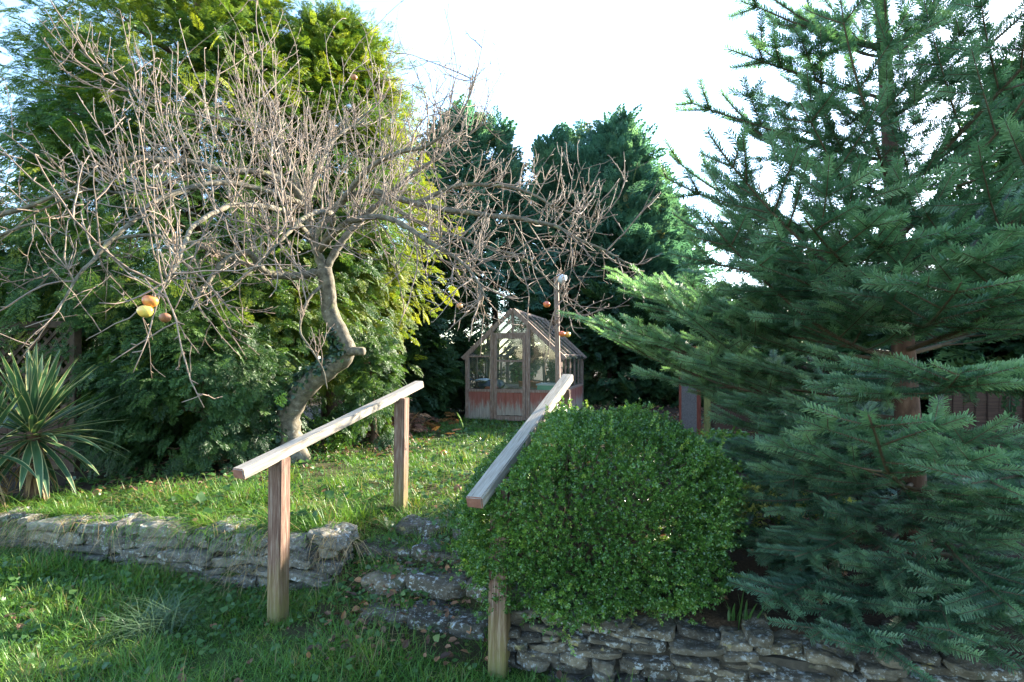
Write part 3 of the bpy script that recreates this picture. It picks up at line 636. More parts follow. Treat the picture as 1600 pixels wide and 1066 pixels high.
# fruit
M['apple'] = leaf_mat('apple_skin', [(0, (0.50, 0.07, 0.03)), (0.5, (0.62, 0.22, 0.05)), (1, (0.72, 0.50, 0.10))], 0.0, 0.35, 0.5)
M['rotten'] = leaf_mat('rotten_apple_skin', [(0, (0.16, 0.06, 0.03)), (1, (0.38, 0.16, 0.07))], 0.0, 0.55, 0.4)
def apple_fruit(p, r, label, seed, mat='apple', group=None, hang=True, hi=0.75):
    rg = np.random.default_rng(seed); nu, nv = 14, 20
    u = np.linspace(0, PI, nu)[:, None]; v = np.arange(nv)[None] * 2 * PI / nv
    rad = 1 + 0.04 * np.cos(5 * v) * np.sin(u); rr = np.sin(u) * (1 + 0.12 * np.cos(u)); z = np.cos(u) * 0.88 - 0.24 * np.exp(-((u) / 0.35) ** 2) + 0.15 * np.exp(-((PI - u) / 0.3) ** 2)
    V = np.stack((rr * rad * np.cos(v), rr * rad * np.sin(v), z + 0 * v), -1).reshape(-1, 3) * r
    tl = Matrix.Rotation(rg.uniform(-.5, .5) + (0 if hang else 1.2), 3, 'X') @ Matrix.Rotation(rg.uniform(-.3, .3), 3, 'Y'); V = V @ np.array(tl).T
    i, k = np.meshgrid(np.arange(nu - 1), np.arange(nv), indexing='ij'); q = np.stack((i * nv + k, (i + 1) * nv + k, (i + 1) * nv + (k + 1) % nv, i * nv + (k + 1) % nv), -1).reshape(-1, 4)
    tint = np.clip(hi + 0.5 * (vnoise(V[:, 0] / r * 1.6 + seed, V[:, 2] / r * 1.6) - 0.75) + 0.15 * V[:, 0] / r, 0, 1)
    root = empty('apple', p, label, 'apple', group)
    mesh('fruit', V + p, [q], M[mat], root, tint, True)
    s = Geo(); up = np.array(tl) @ np.array((0, 0, 1.0)); s.tube([p + up * r * 0.62, p + up * r * 1.1 + (0.003, 0, 0), p + up * r * (1.9 if hang else 1.3)], [0.0022, 0.002, 0.0025], 5); s.build('stalk', M['twig'], root)
    return root
A = 'apples left on the bare branches'; B = 'fallen apples on the grass'
apple_fruit(at(235, 471, 2.92), 0.039, 'upper red-flushed apple of the pair hanging low at the left', 1, 'apple', A, True, 0.55)
apple_fruit(at(227, 487, 2.90), 0.038, 'lower yellow apple of the pair hanging low at the left', 2, 'apple', A, True, 1.0)
apple_fruit(at(258, 497, 3.05), 0.030, 'brown shrivelled apple just right of the hanging yellow pair', 3, 'rotten', A)
apple_fruit(at(854, 476, 5.45), 0.036, 'small orange apple hanging left of the lamp pole top', 4, 'apple', A, True, 0.35)
apple_fruit(at(878, 522, 5.45), 0.034, 'red apple of the pair hanging before the greenhouse roof', 5, 'apple', A, True, 0.45)
apple_fruit(at(886, 523, 5.5), 0.035, 'yellow apple of the pair hanging before the greenhouse roof', 6, 'apple', A, True, 0.95)
apple_fruit(at(553, 121, 5.9), 0.035, 'withered orange apple high among the upright twigs', 7, 'rotten', A, True, 1.0)
apple_fruit(at(718, 478, 5.0), 0.028, 'tiny orange apple hanging left of the greenhouse gable', 8, 'apple', A, True, 0.6)
def on_ground(px, py, r):
    for d in np.linspace(2.6, 13, 800):
        p = at(px, py, d)
        if p[2] <= ground_z(p[0], p[1]) + r: return p
    return p
apple_fruit(on_ground(693, 708, 0.034), 0.040, 'orange fallen apple on the bright lawn behind the left handrail', 9, 'apple', B, False, 0.5)
apple_fruit(on_ground(715, 763, 0.025), 0.036, 'brown rotting fallen apple near the edge of the round bush', 10, 'rotten', B, False, 0.5)
apple_fruit(on_ground(152, 770, 0.03), 0.036, 'dull fallen apple in the litter beside the yucca', 12, 'rotten', B, False, 0.9)

# ------------------------------------------------------------------ the big fir at the right
M['needle'] = leaf_mat('fir_needles', [(0, (0.027, 0.062, 0.035)), (0.42, (0.064, 0.132, 0.078)), (0.7, (0.12, 0.21, 0.125)), (1, (0.21, 0.31, 0.17))], 0.38, 0.48, 0.45, (1.2, 1.5, 0.7))
M['fir_twig'] = rough_mat('fir_twig_bark', [(0.3, (0.05, 0.035, 0.022)), (0.7, (0.13, 0.09, 0.055))], 20, None, 0.85, 0.3, 0.004)
M['fir_bark'] = rough_mat('red_brown_fir_bark', [(0.3, (0.05, 0.026, 0.017)), (0.55, (0.12, 0.064, 0.042)), (0.78, (0.21, 0.135, 0.095))], 9, (2.5, 2.5, 0.8), 0.9, 0.7, 0.012)
def shoot_tpl(rng, nodes=15, L=0.115):
    V = []; Q = []; T = []
    for k in range(nodes):
        y = L * (k + 0.5) / nodes
        for j in range(6):
            a = R((-118, -75, -28, 28, 75, 118)[j] + rng.uniform(-18, 18))     # angle round the shoot, 0 = up
            ln = rng.uniform(0.024, 0.033) * (0.85 if abs(j - 2.5) < 1 else 1.0); fw = R(rng.uniform(42, 64))
            o = np.array((math.sin(a) * math.sin(fw), math.cos(fw), math.cos(a) * math.sin(fw)))
            b = np.array((math.sin(a) * 0.002, y, math.cos(a) * 0.002)); e = b + o * ln
            w = unit(np.cross(o, (math.sin(a + 1.3), 0.3, math.cos(a + 1.3)))) * 0.0018
            i = len(V); V += [b - w, b + w, e + w * 0.8, e - w * 0.8]; Q.append((i, i + 1, i + 2, i + 3)); T += [-0.05, -0.05, 0.05, 0.05]
    return np.array(V), [], np.array(Q), np.array(T)
SHOOT = [shoot_tpl(np.random.default_rng(k)) for k in (31, 32, 33)]
class Fir:
    def __init__(s, seed): s.rng = np.random.default_rng(seed); s.S = [[], [], []]; s.tw = Geo(); s.count = 0
    def branch(s, p, d, up, L, level, r, bare, tint, rise=0.12):
        rng = s.rng; st_ = 0.105; n = max(1, int(round(L / st_))); p = np.array(p, float); d = unit(d); pts = [p.copy()]
        for i in range(n):
            f = (i + 1) / n
            side = unit(np.cross(d, up)); upn = np.cross(side, d)
            if i >= bare:
                fw = 1.0 if L > 0.09 else 0.8
                s.S[0].append((p.copy(), d, upn, fw * rng.uniform(0.9, 1.15), tint + rng.normal(0, 0.08) + (0.26 if i == n - 1 else -0.06))); s.count += 1
            p = p + d * st_; pts.append(p.copy())
            d = unit(d + np.array((0, 0, rise * 0.25)) + rng.normal(0, 0.03, 3))
            if level < 2 and i < n - 1 + (level == 0) and i >= max(0, bare - 2):
                rem = L * (1 - f) + 0.10
                every = 2 if p[2] < 2.3 or level else 3
                if (i % every) == level or rng.random() < 0.15:
                    for sg in (-1, 1):
                        if rng.random() < (0.90 if p[2] < 2.3 else 0.72):
                            a = R(rng.uniform(42, 58)); dd = d * math.cos(a) + side * sg * math.sin(a) + upn * rng.uniform(-0.16, 0.30)
                            l2 = rem * rng.uniform(0.48, 0.62) + 0.06 if level == 0 else min(0.26, rem * 0.6)
                            l2 = min(l2, 0.85 if level == 0 else 0.27)
                            if l2 > 0.07: s.branch(p, dd, upn, l2, level + 1, max(0.0018, r * 0.4), 1 if (level == 0 and l2 > 0.5) else 0, tint + rng.normal(0, 0.06), rise)
        q = np.array(pts); s.tw.tube(q, np.linspace(r, max(0.0013, r * 0.25), len(q)), 6 if r > 0.008 else 4)
    def build(s, root):
        A = s.S[0]; g = Geo(); k = len(A)
        P = np.array([a[0] for a in A]); D = np.array([a[1] for a in A]); N = np.array([a[2] for a in A]); sc = np.array([a[3] for a in A]); t = np.clip([a[4] for a in A], 0.02, 0.98)
        N = N + s.rng.normal(0, 0.15, N.shape); Mx = frames(D, N, sc); w = s.rng.integers(0, 3, k)
        ok = P[:, 2] > ground_z(P[:, 0], P[:, 1]) + 0.04
        for i in range(3): m_ = (w == i) & ok; g.inst(SHOOT[i], Mx[m_], P[m_], np.array(t)[m_])
        g.build('needles', M['needle'], root); s.tw.build('branches', M['fir_twig'], root, True)
FB = np.array(at(1428, 0, 3.0)); FB[2] = float(ground_z(FB[0], FB[1]))
fir_root = empty('fir_tree', FB, 'large blue-green fir with tiers of needled branches filling the right side', 'tree')
fir = Fir(41); FH = 5.5
def fir_axis(z): return np.array((FB[0] + 0.05 - 0.05 * z, FB[1] + 0.02 * z, z))
def fir_rad(z): return 2.35 * max(0.05, 1 - (z - 0.4) / (FH - 0.4)) if z > 1.5 else 1.55
def fir_branch(z, az, L=None, el=None, tint=0.45, bare_f=0.22):
    rngf = fir.rng; L = (L or fir_rad(z) * rngf.uniform(0.78, 1.05)); el = el if el is not None else np.interp(z, [0.5, 1.2, 1.6, 2.2, 3.2, 5], [-0.10, -0.10, 0.16, 0.28, 0.5, 0.8])
    d = np.array((math.cos(az) * math.cos(el), math.sin(az) * math.cos(el), math.sin(el)))
    fir.branch(fir_axis(z), d, np.array((0, 0, 1.0)), L, 0, 0.005 + 0.0055 * L, int(L * bare_f / 0.105), tint, np.interp(z, [0.5, 1.6, 3], [0.05, 0.12, 0.3]))
z = 0.62; ph = 0.3
for z, nb in ((0.62, 4), (0.92, 5), (1.66, 6), (1.95, 6), (2.27, 6), (2.62, 6), (2.98, 5), (3.34, 5), (3.7, 5), (4.05, 5), (4.4, 4), (4.75, 4), (5.05, 4)):
    ph += 1.1
    for k in range(nb):
        az = ph + 2 * PI * k / nb + fir.rng.normal(0, 0.12)
        azd = (math.degrees(az)) % 360
        if 60 < azd < 120 and fir.rng.random() < 0.35: continue       # thinner on the far side
        if abs(azd - 233) < 36 and 0.9 < z < 1.2: continue            # the bare gap where the trunk shows
        fir_branch(z + fir.rng.normal(0, 0.04), az, tint=0.42 + fir.rng.normal(0, 0.05))
def to_tip(z, px, py, d, tint=0.5):
    p0 = fir_axis(z); t = at(px, py, d); v = t - p0; L = np.linalg.norm(v)
    fir.branch(p0, v / L + np.array((0, 0, -0.15)), np.array((0, 0, 1.0)), L * 0.97, 0, 0.005 + 0.0055 * L, int(L * 0.25 / 0.105), tint, 0.1)
for z, px, py, d, t in ((1.50, 885, 497, 4.0, .75), (1.58, 945, 455, 4.3, .75), (1.66, 1015, 448, 3.6, .6), (1.3, 930, 540, 4.4, .7), (2.2, 1032, 268, 3.1, .45), (2.75, 1078, 158, 3.1, .45), (3.1, 1150, 55, 3.0, .45), (3.4, 1165, -5, 3.2, .4),  # lighter tint on the leftmost tips puts sunlight into their colour
                        (0.95, 1345, 722, 1.75, .55), (1.62, 1500, 545, 1.9, .5), (1.05, 1070, 610, 3.9, .6), (0.75, 1190, 950, 2.4, .4), (0.66, 1270, 1000, 2.2, .4), (0.62, 1370, 1015, 2.05, .4), (0.7, 1500, 1010, 1.95, .4), (0.9, 1590, 960, 1.9, .4), (0.9, 1240, 870, 2.5, .4), (2.0, 1290, 360, 1.9, .45), (2.0, 1150, 395, 2.3, .45), (1.9, 1500, 470, 1.7, .45), (1.3, 1090, 585, 3.7, .5), (1.25, 1125, 625, 3.4, .45), (1.4, 1040, 550, 4.2, .6), (1.2, 1180, 650, 3.0, .4), (1.6, 1560, 592, 1.8, .5), (1.3, 1590, 690, 2.3, .4), (1.0, 1130, 780, 2.8, .4), (1.2, 1210, 740, 2.9, .4)):
    to_tip(z, px, py, d, t)
# a branch of the same tree reaching in from beyond the right edge
fir.branch(at(1760, 740, 2.5), at(1350, 712, 1.72) - at(1760, 740, 2.5), np.array((0, 0, 1.0)), 1.45, 0, 0.016, 2, 0.6, 0.02)
fir.build(fir_root); tb = Geo(); zz = np.linspace(FB[2] - 0.1, FH, 24); tb.tube([fir_axis(t) for t in zz], 0.074 * (1 - (zz - 0.3) / (FH + 0.3)) ** 1.25 + 0.012 * np.exp(-(zz - FB[2]) * 6) + 0.004, 18)
tb.build('trunk', M['fir_bark'], fir_root, True)
print('fir shoots', fir.count)

# ------------------------------------------------------------------ clipped round bush
def leaf8_tpl(rng):
    V = []; T = []; Q = []
    for k in range(9):
        y = 0.15 + 0.85 * k / 9; a = k * 2.4; o = np.array((math.cos(a), 0.75, math.sin(a))); o /= np.linalg.norm(o); sd_ = unit(np.cross(o, (0.2, 0.3, 1.0) if abs(o[2]) < .8 else (1.0, 0, 0)))
        L = rng.uniform(0.32, 0.45); w = L * 0.30; b = np.array((0, y, 0)); i = len(V); nr = np.cross(sd_, o)
        V += [b, b + o * L * 0.35 + sd_ * w + nr * .03, b + o * L * 0.75 + sd_ * w * 0.85 + nr * .03, b + o * L, b + o * L * 0.75 - sd_ * w * 0.85 + nr * .03, b + o * L * 0.35 - sd_ * w + nr * .03]
        Q += [(i, i + 1, i + 2, i + 3), (i, i + 3, i + 4, i + 5)]; T += [rng.normal(0, 0.1)] * 6
    return np.array(V), [], np.array(Q), np.array(T)
BOXT = [leaf8_tpl(np.random.default_rng(k)) for k in (51, 52, 53)]
M['box'] = leaf_mat('box_leaves', [(0, (0.030, 0.080, 0.016)), (0.5, (0.070, 0.158, 0.026)), (0.82, (0.14, 0.24, 0.035)), (1, (0.30, 0.32, 0.08))], 0.28, 0.30, 0.6)
bc = np.array((0.465, 3.32, 0.785)); bush = empty('box_bush', g_at(0.72, 3.5), 'dense clipped round evergreen bush swallowing the right handrail', 'shrub')
rngb = np.random.default_rng(55); n = 27000
U_ = rnd_unit_b = unit(rngb.normal(size=(n, 3))); U_ = U_ * np.array((1, 1, 1.0))
k = 3.3; den = (np.abs(U_) ** k).sum(1) ** (1 / k); S_ = U_ / den[:, None]
lum = 1 + 0.15 * np.array([noise.noise(Vector(u * 2.6) + Vector((3, 1, 7))) for u in S_]) + 0.05 * np.array([noise.noise(Vector(u * 6.5)) for u in S_])
depth = np.where(rngb.random(n) < 0.75, 1 - np.abs(rngb.normal(0, 0.035, n)), rngb.uniform(0.7, 0.97, n)); depth = np.where(rngb.random(n) < 0.07, rngb.uniform(1.0, 1.10, n), depth); hol = np.array([noise.noise(Vector(u * 4.3) + Vector((9, 2, 4))) for u in S_]); depth = depth - 0.16 * np.clip(hol - 0.12, 0, 1)
Pb = bc + S_ * np.array((0.745, 0.77, 0.51)) * (lum * depth)[:, None]
Pb[:, 1] = np.maximum(Pb[:, 1], 2.52 + rngb.random(n) * 0.08)
kz = Pb[:, 2] > ground_z(Pb[:, 0], Pb[:, 1]) - 0.05; Pb = Pb[kz]; S_ = S_[kz]; n = len(Pb)
lim = np.minimum(1.05 + 0.9 * Pb[:, 0], 1.24 - 1.15 * (Pb[:, 0] - 0.98)) + 0.06 * (vnoise(Pb[:, 0] * 6, Pb[:, 1] * 6) - 0.5); hi_ = Pb[:, 2] > lim; Pb[hi_, 2] = np.maximum(lim[hi_] - np.abs(rngb.normal(0, 0.04, hi_.sum())), 0.33)
# keep the timber of the rail clear of leaves above its top
ra, rb_ = np.array(e0), np.array(e1); tpar = np.clip(((Pb - ra) @ (rb_ - ra)) / np.dot(rb_ - ra, rb_ - ra), 0, 1); near = Pb - (ra + tpar[:, None] * (rb_ - ra))
hz = np.hypot(near[:, 0], near[:, 1]); kz = ~((hz < 0.085) & (near[:, 2] > -0.05)); Pb = Pb[kz]; S_ = S_[kz]; n = len(Pb)
Db = unit(S_ * 0.9 + rngb.normal(0, 0.55, (n, 3)) + np.array((0, 0, 0.25))); Nb = unit(rngb.normal(size=(n, 3)))
pat = 1.25 * vnoise(Pb[:, 0] * 5 + 3, Pb[:, 2] * 5 + Pb[:, 1] * 3)
tb_ = np.clip(0.38 + 0.3 * (pat - 0.5) + rngb.normal(0, 0.14, n) + 0.2 * (rngb.random(n) < 0.05), 0.02, 1)
g = Geo(); Mx = frames(Db, Nb, rngb.uniform(0.026, 0.043, n)); w = rngb.integers(0, 3, n)
for i in range(3): g.inst(BOXT[i], Mx[w == i], Pb[w == i], tb_[w == i])
for i in range(150):      # stray shoots standing out of the clipped surface
    j_ = rngb.integers(n); v_ = unit(S_[j_] + rngb.normal(0, .3, 3) + np.array((0, 0, .5)))
    if Pb[j_, 0] < 0.15 and Pb[j_, 2] > 0.8: continue
    for q_ in range(3): g.inst(BOXT[q_], frames(v_[None], rngb.normal(size=(1, 3)), [0.038]), (Pb[j_] + v_ * 0.032 * q_)[None], [0.7 + .2 * rngb.random()])
g.build('foliage', M['box'], bush)
s = Geo()
for i in range(90):
    e = Pb[rngb.integers(n)]; b0 = np.array((bc[0] + rngb.normal(0, 0.12), bc[1] + rngb.normal(0, 0.12), 0.3)); m_ = b0 * 0.45 + e * 0.55 + np.array((0, 0, 0.06)); s.tube([b0, m_, e], [0.012, 0.007, 0.002], 5)
s.build('stems', M['fir_twig'], bush, True)

# ------------------------------------------------------------------ variegated yucca
M['yucca'] = leaf_mat('variegated_sword_leaf', [(0.0, (0.025, 0.070, 0.030)), (0.68, (0.055, 0.115, 0.045)), (0.74, (0.28, 0.27, 0.12)), (1, (0.38, 0.35, 0.17))], 0.18, 0.35, 0.5, (1.2, 1.3, 0.7))
def sword(g, p, d, L, w, bend, rng, dead=False):
    n = 11; d = unit(d); q = np.array(p, float); side = unit(np.cross(d, (0, 0, 1.0)) + 1e-3); pts = []; ds = []
    for i in range(n):
        pts.append(q.copy()); ds.append(d); q = q + d * (L / (n - 1)); d = unit(d + np.array((0, 0, -bend)) / n * (0.3 + 1.7 * i / n) + rng.normal(0, 0.012, 3))
    P = np.array(pts); Dd = np.array(ds); nr = np.cross(np.broadcast_to(side, Dd.shape), Dd); f = np.linspace(0, 1, n); wid = w * np.clip(0.55 + 1.1 * f - 1.65 * f ** 2.6, 0.02, None)
    cols = np.array((-1, -0.82, -0.77, 0, 0.77, 0.82, 1)); edge = np.array((1, 1, 0, 0, 0, 1, 1)) if not dead else np.zeros(7)
    V = P[:, None, :] + side[None, None] * (cols[None, :, None] * wid[:, None, None]) + nr[:, None, :] * ((np.abs(cols) * 0.30)[None, :, None] * wid[:, None, None])
    i, j = np.meshgrid(np.arange(n - 1), np.arange(6), indexing='ij'); Q = np.stack((i * 7 + j, i * 7 + j + 1, (i + 1) * 7 + j + 1, (i + 1) * 7 + j), -1).reshape(-1, 4)
    base = rng.uniform(0.1, 0.55); t = np.where(edge > 0.5, rng.uniform(0.8, 1.0), base); g.add(V.reshape(-1, 3), None, Q, np.tile(t, n))
def yucca(px, py, d, nl, Ls, label, seed, stem_h):
    rg = np.random.default_rng(seed); c = at(px, py, d); gz = float(ground_z(c[0], c[1])); root = empty('yucca', (c[0], c[1], gz), label, 'plant'); g = Geo(); dd = Geo(); s = Geo()
    for i in range(nl):
        f = i / nl; az = i * 2.399 + rg.normal(0, 0.2); el = np.interp(f, [0, 0.35, 0.65, 1], [1.45, 0.9, 0.25, -0.75]) + rg.normal(0, 0.13)
        v = np.array((math.cos(az) * math.cos(el), math.sin(az) * math.cos(el), math.sin(el))); sword(g, c + v * 0.03 + np.array((0, 0, 0.10 * (0.5 - f))), v, Ls * rg.uniform(0.75, 1.12), Ls * 0.052, rg.uniform(0.05, 0.5) + 0.8 * (f > 0.7), rg)
    for i in range(46):
        az = rg.uniform(0, 2 * PI); zb = rg.uniform(gz + 0.08, c[2] - 0.02); v = np.array((math.cos(az) * 0.6, math.sin(az) * 0.6, -0.5 + rg.normal(0, 0.3)))
        sword(dd, np.array((c[0], c[1], zb)), v, rg.uniform(0.2, 0.42), 0.016, 1.6, rg, True)
    s.tube([(c[0], c[1], gz - 0.05), (c[0] + 0.02, c[1], (gz + c[2]) / 2), (c[0], c[1], c[2] + 0.05)], [0.075, 0.065, 0.05], 10)
    g.build('leaves', M['yucca'], root); dd.build('dead_leaves', M['straw'], root); s.build('stem', M['bark'], root, True)
yucca(52, 678, 4.75, 96, 0.70, 'spiky yucca with cream-edged sword leaves at the left edge', 61, 0.5)
yucca(-25, 705, 4.45, 34, 0.6, 'smaller yucca clump cut off by the left edge of the picture', 62, 0.3)

# ------------------------------------------------------------------ greenhouse (its own axes: x across the gable, y away, z up)
M['gh_wood'] = rough_mat('weathered_glazing_timber', [(0.28, (0.11, 0.062, 0.044)), (0.5, (0.22, 0.145, 0.11)), (0.75, (0.38, 0.31, 0.26))], 4, (14, 14, 2.0), 0.85, 0.4, 0.004)
def flaked(c_to):
    def f(nt, c):
        tc = nt.nodes.new('ShaderNodeTexCoord'); sp = nt.nodes.new('ShaderNodeSeparateXYZ'); nt.links.new(tc.outputs['Object'], sp.inputs[0])
        n = tex(nt, 3.2, 8, 0.7, (5, 5, 1.0)); ma = nt.nodes.new('ShaderNodeMath'); ma.operation = 'MULTIPLY_ADD'; ma.inputs[1].default_value = 0.85; nt.links.new(n, ma.inputs[0]); nt.links.new(sp.outputs[2], ma.inputs[2])
        return mix(nt, ramp(nt, [(0, (0, 0, 0)), (1, (0.8,) * 3)], remap(nt, ma.outputs[0], 0.66, 0.84)), c, c_to)
    return f
M['gh_board'] = rough_mat('boards_with_flaked_red_paint', [(0.28, (0.15, 0.12, 0.09)), (0.5, (0.29, 0.24, 0.195)), (0.75, (0.40, 0.35, 0.30))], 3, (22, 22, 1.2), 0.85, 0.5, 0.005, 0.25, 7, flaked((0.24, 0.046, 0.027)))
def glass_mat():
    m = bpy.data.materials.new('thin_glass'); m.use_nodes = True; nt = m.node_tree; nt.nodes.clear(); o = nt.nodes.new('ShaderNodeOutputMaterial')
    t = nt.nodes.new('ShaderNodeBsdfTransparent'); t.inputs[0].default_value = (0.82, 0.86, 0.84, 1); gl_ = nt.nodes.new('ShaderNodeBsdfGlossy'); gl_.inputs['Roughness'].default_value = 0.04
    lw = nt.nodes.new('ShaderNodeFresnel'); lw.inputs[0].default_value = 1.45; ad = nt.nodes.new('ShaderNodeMath'); ad.operation = 'MULTIPLY_ADD'; ad.inputs[1].default_value = 1.3; ad.inputs[2].default_value = 0.03; nt.links.new(lw.outputs[0], ad.inputs[0])
    mx = nt.nodes.new('ShaderNodeMixShader'); nt.links.new(ad.outputs[0], mx.inputs[0]); nt.links.new(t.outputs[0], mx.inputs[1]); nt.links.new(gl_.outputs[0], mx.inputs[2])
    df = nt.nodes.new('ShaderNodeBsdfDiffuse'); df.inputs[0].default_value = (0.35, 0.40, 0.33, 1); n = tex(nt, 2.5, 6, 0.7); mx2 = nt.nodes.new('ShaderNodeMixShader')
    nt.links.new(ramp(nt, [(0.35, (0.02,) * 3), (0.75, (0.10,) * 3)], n), mx2.inputs[0]); nt.links.new(mx.outputs[0], mx2.inputs[1]); nt.links.new(df.outputs[0], mx2.inputs[2]); nt.links.new(mx2.outputs[0], o.inputs[0]); return m
M['glass'] = glass_mat()
GW, GL, GE, GR, GS = 1.97, 3.05, 1.30, 2.22, 0.61
gh0 = at(727, 657, 11.0); gh0[2] = EYE - 1.28
gh = empty('greenhouse', gh0, 'old wooden greenhouse with gabled glass roof and flaking red boards', 'greenhouse', None, SA)
def loc_mesh(g, name, mat, parent, smooth=False):
    o = g.build(name, mat, parent, smooth, origin=np.zeros(3)); return o
def bar(g, a, b, w, h, up=(0, 0, 1.0)):
    a = np.array(a, float); b = np.array(b, float); x = unit(b - a); y = np.cross(up, x)
    if np.linalg.norm(y) < 0.1: y = np.array((1.0, 0, 0)) if abs(x[0]) < 0.5 else np.array((0, 1.0, 0))
    y = unit(y); z = np.cross(x, y); g.box((a + b) / 2, (np.linalg.norm(b - a), w, h), np.stack((x, y, z), -1))
f = Geo(); D0, D1, DH = 0.565, 1.30, 1.73; mid = GW / 2
roofz = lambda x: GE + (GR - GE) * (1 - abs(x - mid) / mid)
for x in (0.035, GW - 0.035):
    for y in (0.035, GL - 0.035): bar(f, (x, y, 0), (x, y, GE), 0.07, 0.07)
for y in (0.03, GL - 0.03):
    bar(f, (0.07, y, GS), (GW - 0.07, y, GS), 0.066, 0.05) if y > 1 else (bar(f, (0.07, y, GS), (D0 - .04, y, GS), 0.066, 0.05), bar(f, (D1 + .04, y, GS), (GW - .07, y, GS), 0.066, 0.05))
    for s in (-1, 1): bar(f, (mid + s * (mid + 0.06), y, GE - 0.055), (mid + s * 0.012, y, GR - 0.01), 0.068, 0.085)
for x in (0.035, GW - 0.035):
    bar(f, (x, 0.07, GS), (x, GL - 0.07, GS), 0.066, 0.05); bar(f, (x, 0.07, GE + 0.005), (x, GL - 0.07, GE + 0.005), 0.075, 0.06)
    for k in range(1, 5): y = GL * k / 5; bar(f, (x, y, GS + 0.025), (x, y, GE - 0.025), 0.035, 0.04)
bar(f, (mid, 0.07, GR - 0.02), (mid, GL - 0.07, GR - 0.02), 0.05, 0.09)
for s in (-1, 1):
    for k in range(1, 5): y = GL * k / 5; bar(f, (mid + s * (mid + 0.02), y, GE - 0.01), (mid + s * 0.03, y, GR - 0.03), 0.035, 0.05)
for x in (D0, D1): bar(f, (x, 0.026, 0), (x, 0.026, min(roofz(x) - 0.06, 2.5)), 0.075, 0.06)
bar(f, (D0 + .04, 0.02, DH), (D1 - .04, 0.02, DH), 0.075, 0.055); bar(f, (mid, 0.028, DH + .03), (mid, 0.028, GR - 0.06), 0.045, 0.03)
bar(f, (0.07, 0.03, GE - .01), (D0 - .04, 0.03, GE - .01), 0.03, 0.03)
bar(f, (mid, GL - 0.03, GS), (mid, GL - 0.03, GR - .08), 0.05, 0.05)
loc_mesh(f, 'frame', M['gh_wood'], gh)
def boards(g, a, b, z0, z1, wid=0.095, th=0.018):
    a = np.array(a, float); b = np.array(b, float); L = np.linalg.norm(b - a); n = max(1, int(round(L / wid))); d = (b - a) / L
    for k in range(n):
        c = a + d * L * (k + 0.5) / n; nrm = np.array((-d[1], d[0])); c2 = c + nrm * random.uniform(-0.003, 0.003); z0_ = z0 + random.uniform(0, 0.012)
        g.box((c2[0], c2[1], (z0_ + z1) / 2), (L / n * 0.965, th, z1 - z0_), np.array(((d[0], -d[1], 0), (d[1], d[0], 0), (0, 0, 1))))
for nm, a, b in (('board_panel', (0.07, 0.02), (D0 - .045, 0.02)), ('board_panel', (D1 + .045, 0.02), (GW - 0.07, 0.02)), ('board_panel', (GW - .02, 0.07), (GW - .02, GL - 0.07)), ('board_panel', (0.02, 0.07), (0.02, GL - .07)), ('board_panel', (0.07, GL - .02), (GW - .07, GL - .02))):
    g = Geo(); boards(g, a, b, 0.03, GS - 0.026); loc_mesh(g, nm, M['gh_board'], gh)
door = Geo()
for x in (D0 + .075, D1 - .075): bar(door, (x, 0.0, 0.04), (x, 0.0, DH - .03), 0.06, 0.04)
for z_, h_ in ((0.07, 0.09), (GS, 0.07), (1.20, 0.035), (DH - .06, 0.06)): bar(door, (D0 + .107, 0.0, z_), (D1 - .107, 0.0, z_), 0.036, h_)
do = loc_mesh(door, 'door', M['gh_wood'], gh); g = Geo(); boards(g, (D0 + .106, 0.006), (D1 - .106, 0.006), 0.118, GS - .036); loc_mesh(g, 'door_panel', M['gh_board'], do)
g = Geo(); g.tube([(D0 + .11, -0.03, 0.66), (D0 + .2, -0.032, 0.655)], 0.009, 8); loc_mesh(g, 'latch', M['dark_bark'], do)
def pane(pts, parent=gh):
    V = np.array(pts, float); mesh('pane', V, [[tuple(range(len(V)))]], M['glass'], parent, None, False, np.zeros(3))
y = 0.034
pane([(.07, y, GS + .025), (D0 - .03, y, GS + .025), (D0 - .03, y, roofz(D0 - .03) - .05), (.07, y, roofz(.07) - .06)])
pane([(D1 + .03, y, GS + .025), (GW - .07, y, GS + .025), (GW - .07, y, roofz(GW - .07) - .06), (D1 + .03, y, roofz(D1 + .03) - .05)])
pane([(D0 + .03, y, DH + .03), (D1 - .03, y, DH + .03), (D1 - .03, y, roofz(D1 - .03) - .06), (mid, y, GR - .07), (D0 + .03, y, roofz(D0 + .03) - .06)])
pane([(D0 + .1, 0.001, GS + .03), (D1 - .1, 0.001, GS + .03), (D1 - .1, 0.001, DH - .09), (D0 + .1, 0.001, DH - .09)], do)
for x in (0.035, GW - 0.035):
    for k in range(5): a = GL * k / 5 + .03; b = GL * (k + 1) / 5 - .02; pane([(x, a, GS + .02), (x, b, GS + .02), (x, b, GE - .02), (x, a, GE - .02)])
for s in (-1, 1):
    for k in range(5):
        a = GL * k / 5 + .02; b = GL * (k + 1) / 5 - .02; xe = mid + s * (mid + .09); ze = GE - .06
        pane([(xe, a, ze), (xe, b, ze), (mid + s * .03, b, GR - .012), (mid + s * .03, a, GR - .012)])
pane([(.07, GL - .035, GS + .02), (mid - .03, GL - .035, GS + .02), (mid - .03, GL - .035, GR - .1), (.07, GL - .035, GE)]); pane([(mid + .03, GL - .035, GS + .02), (GW - .07, GL - .035, GS + .02), (GW - .07, GL - .035, GE), (mid + .03, GL - .035, GR - .1)])
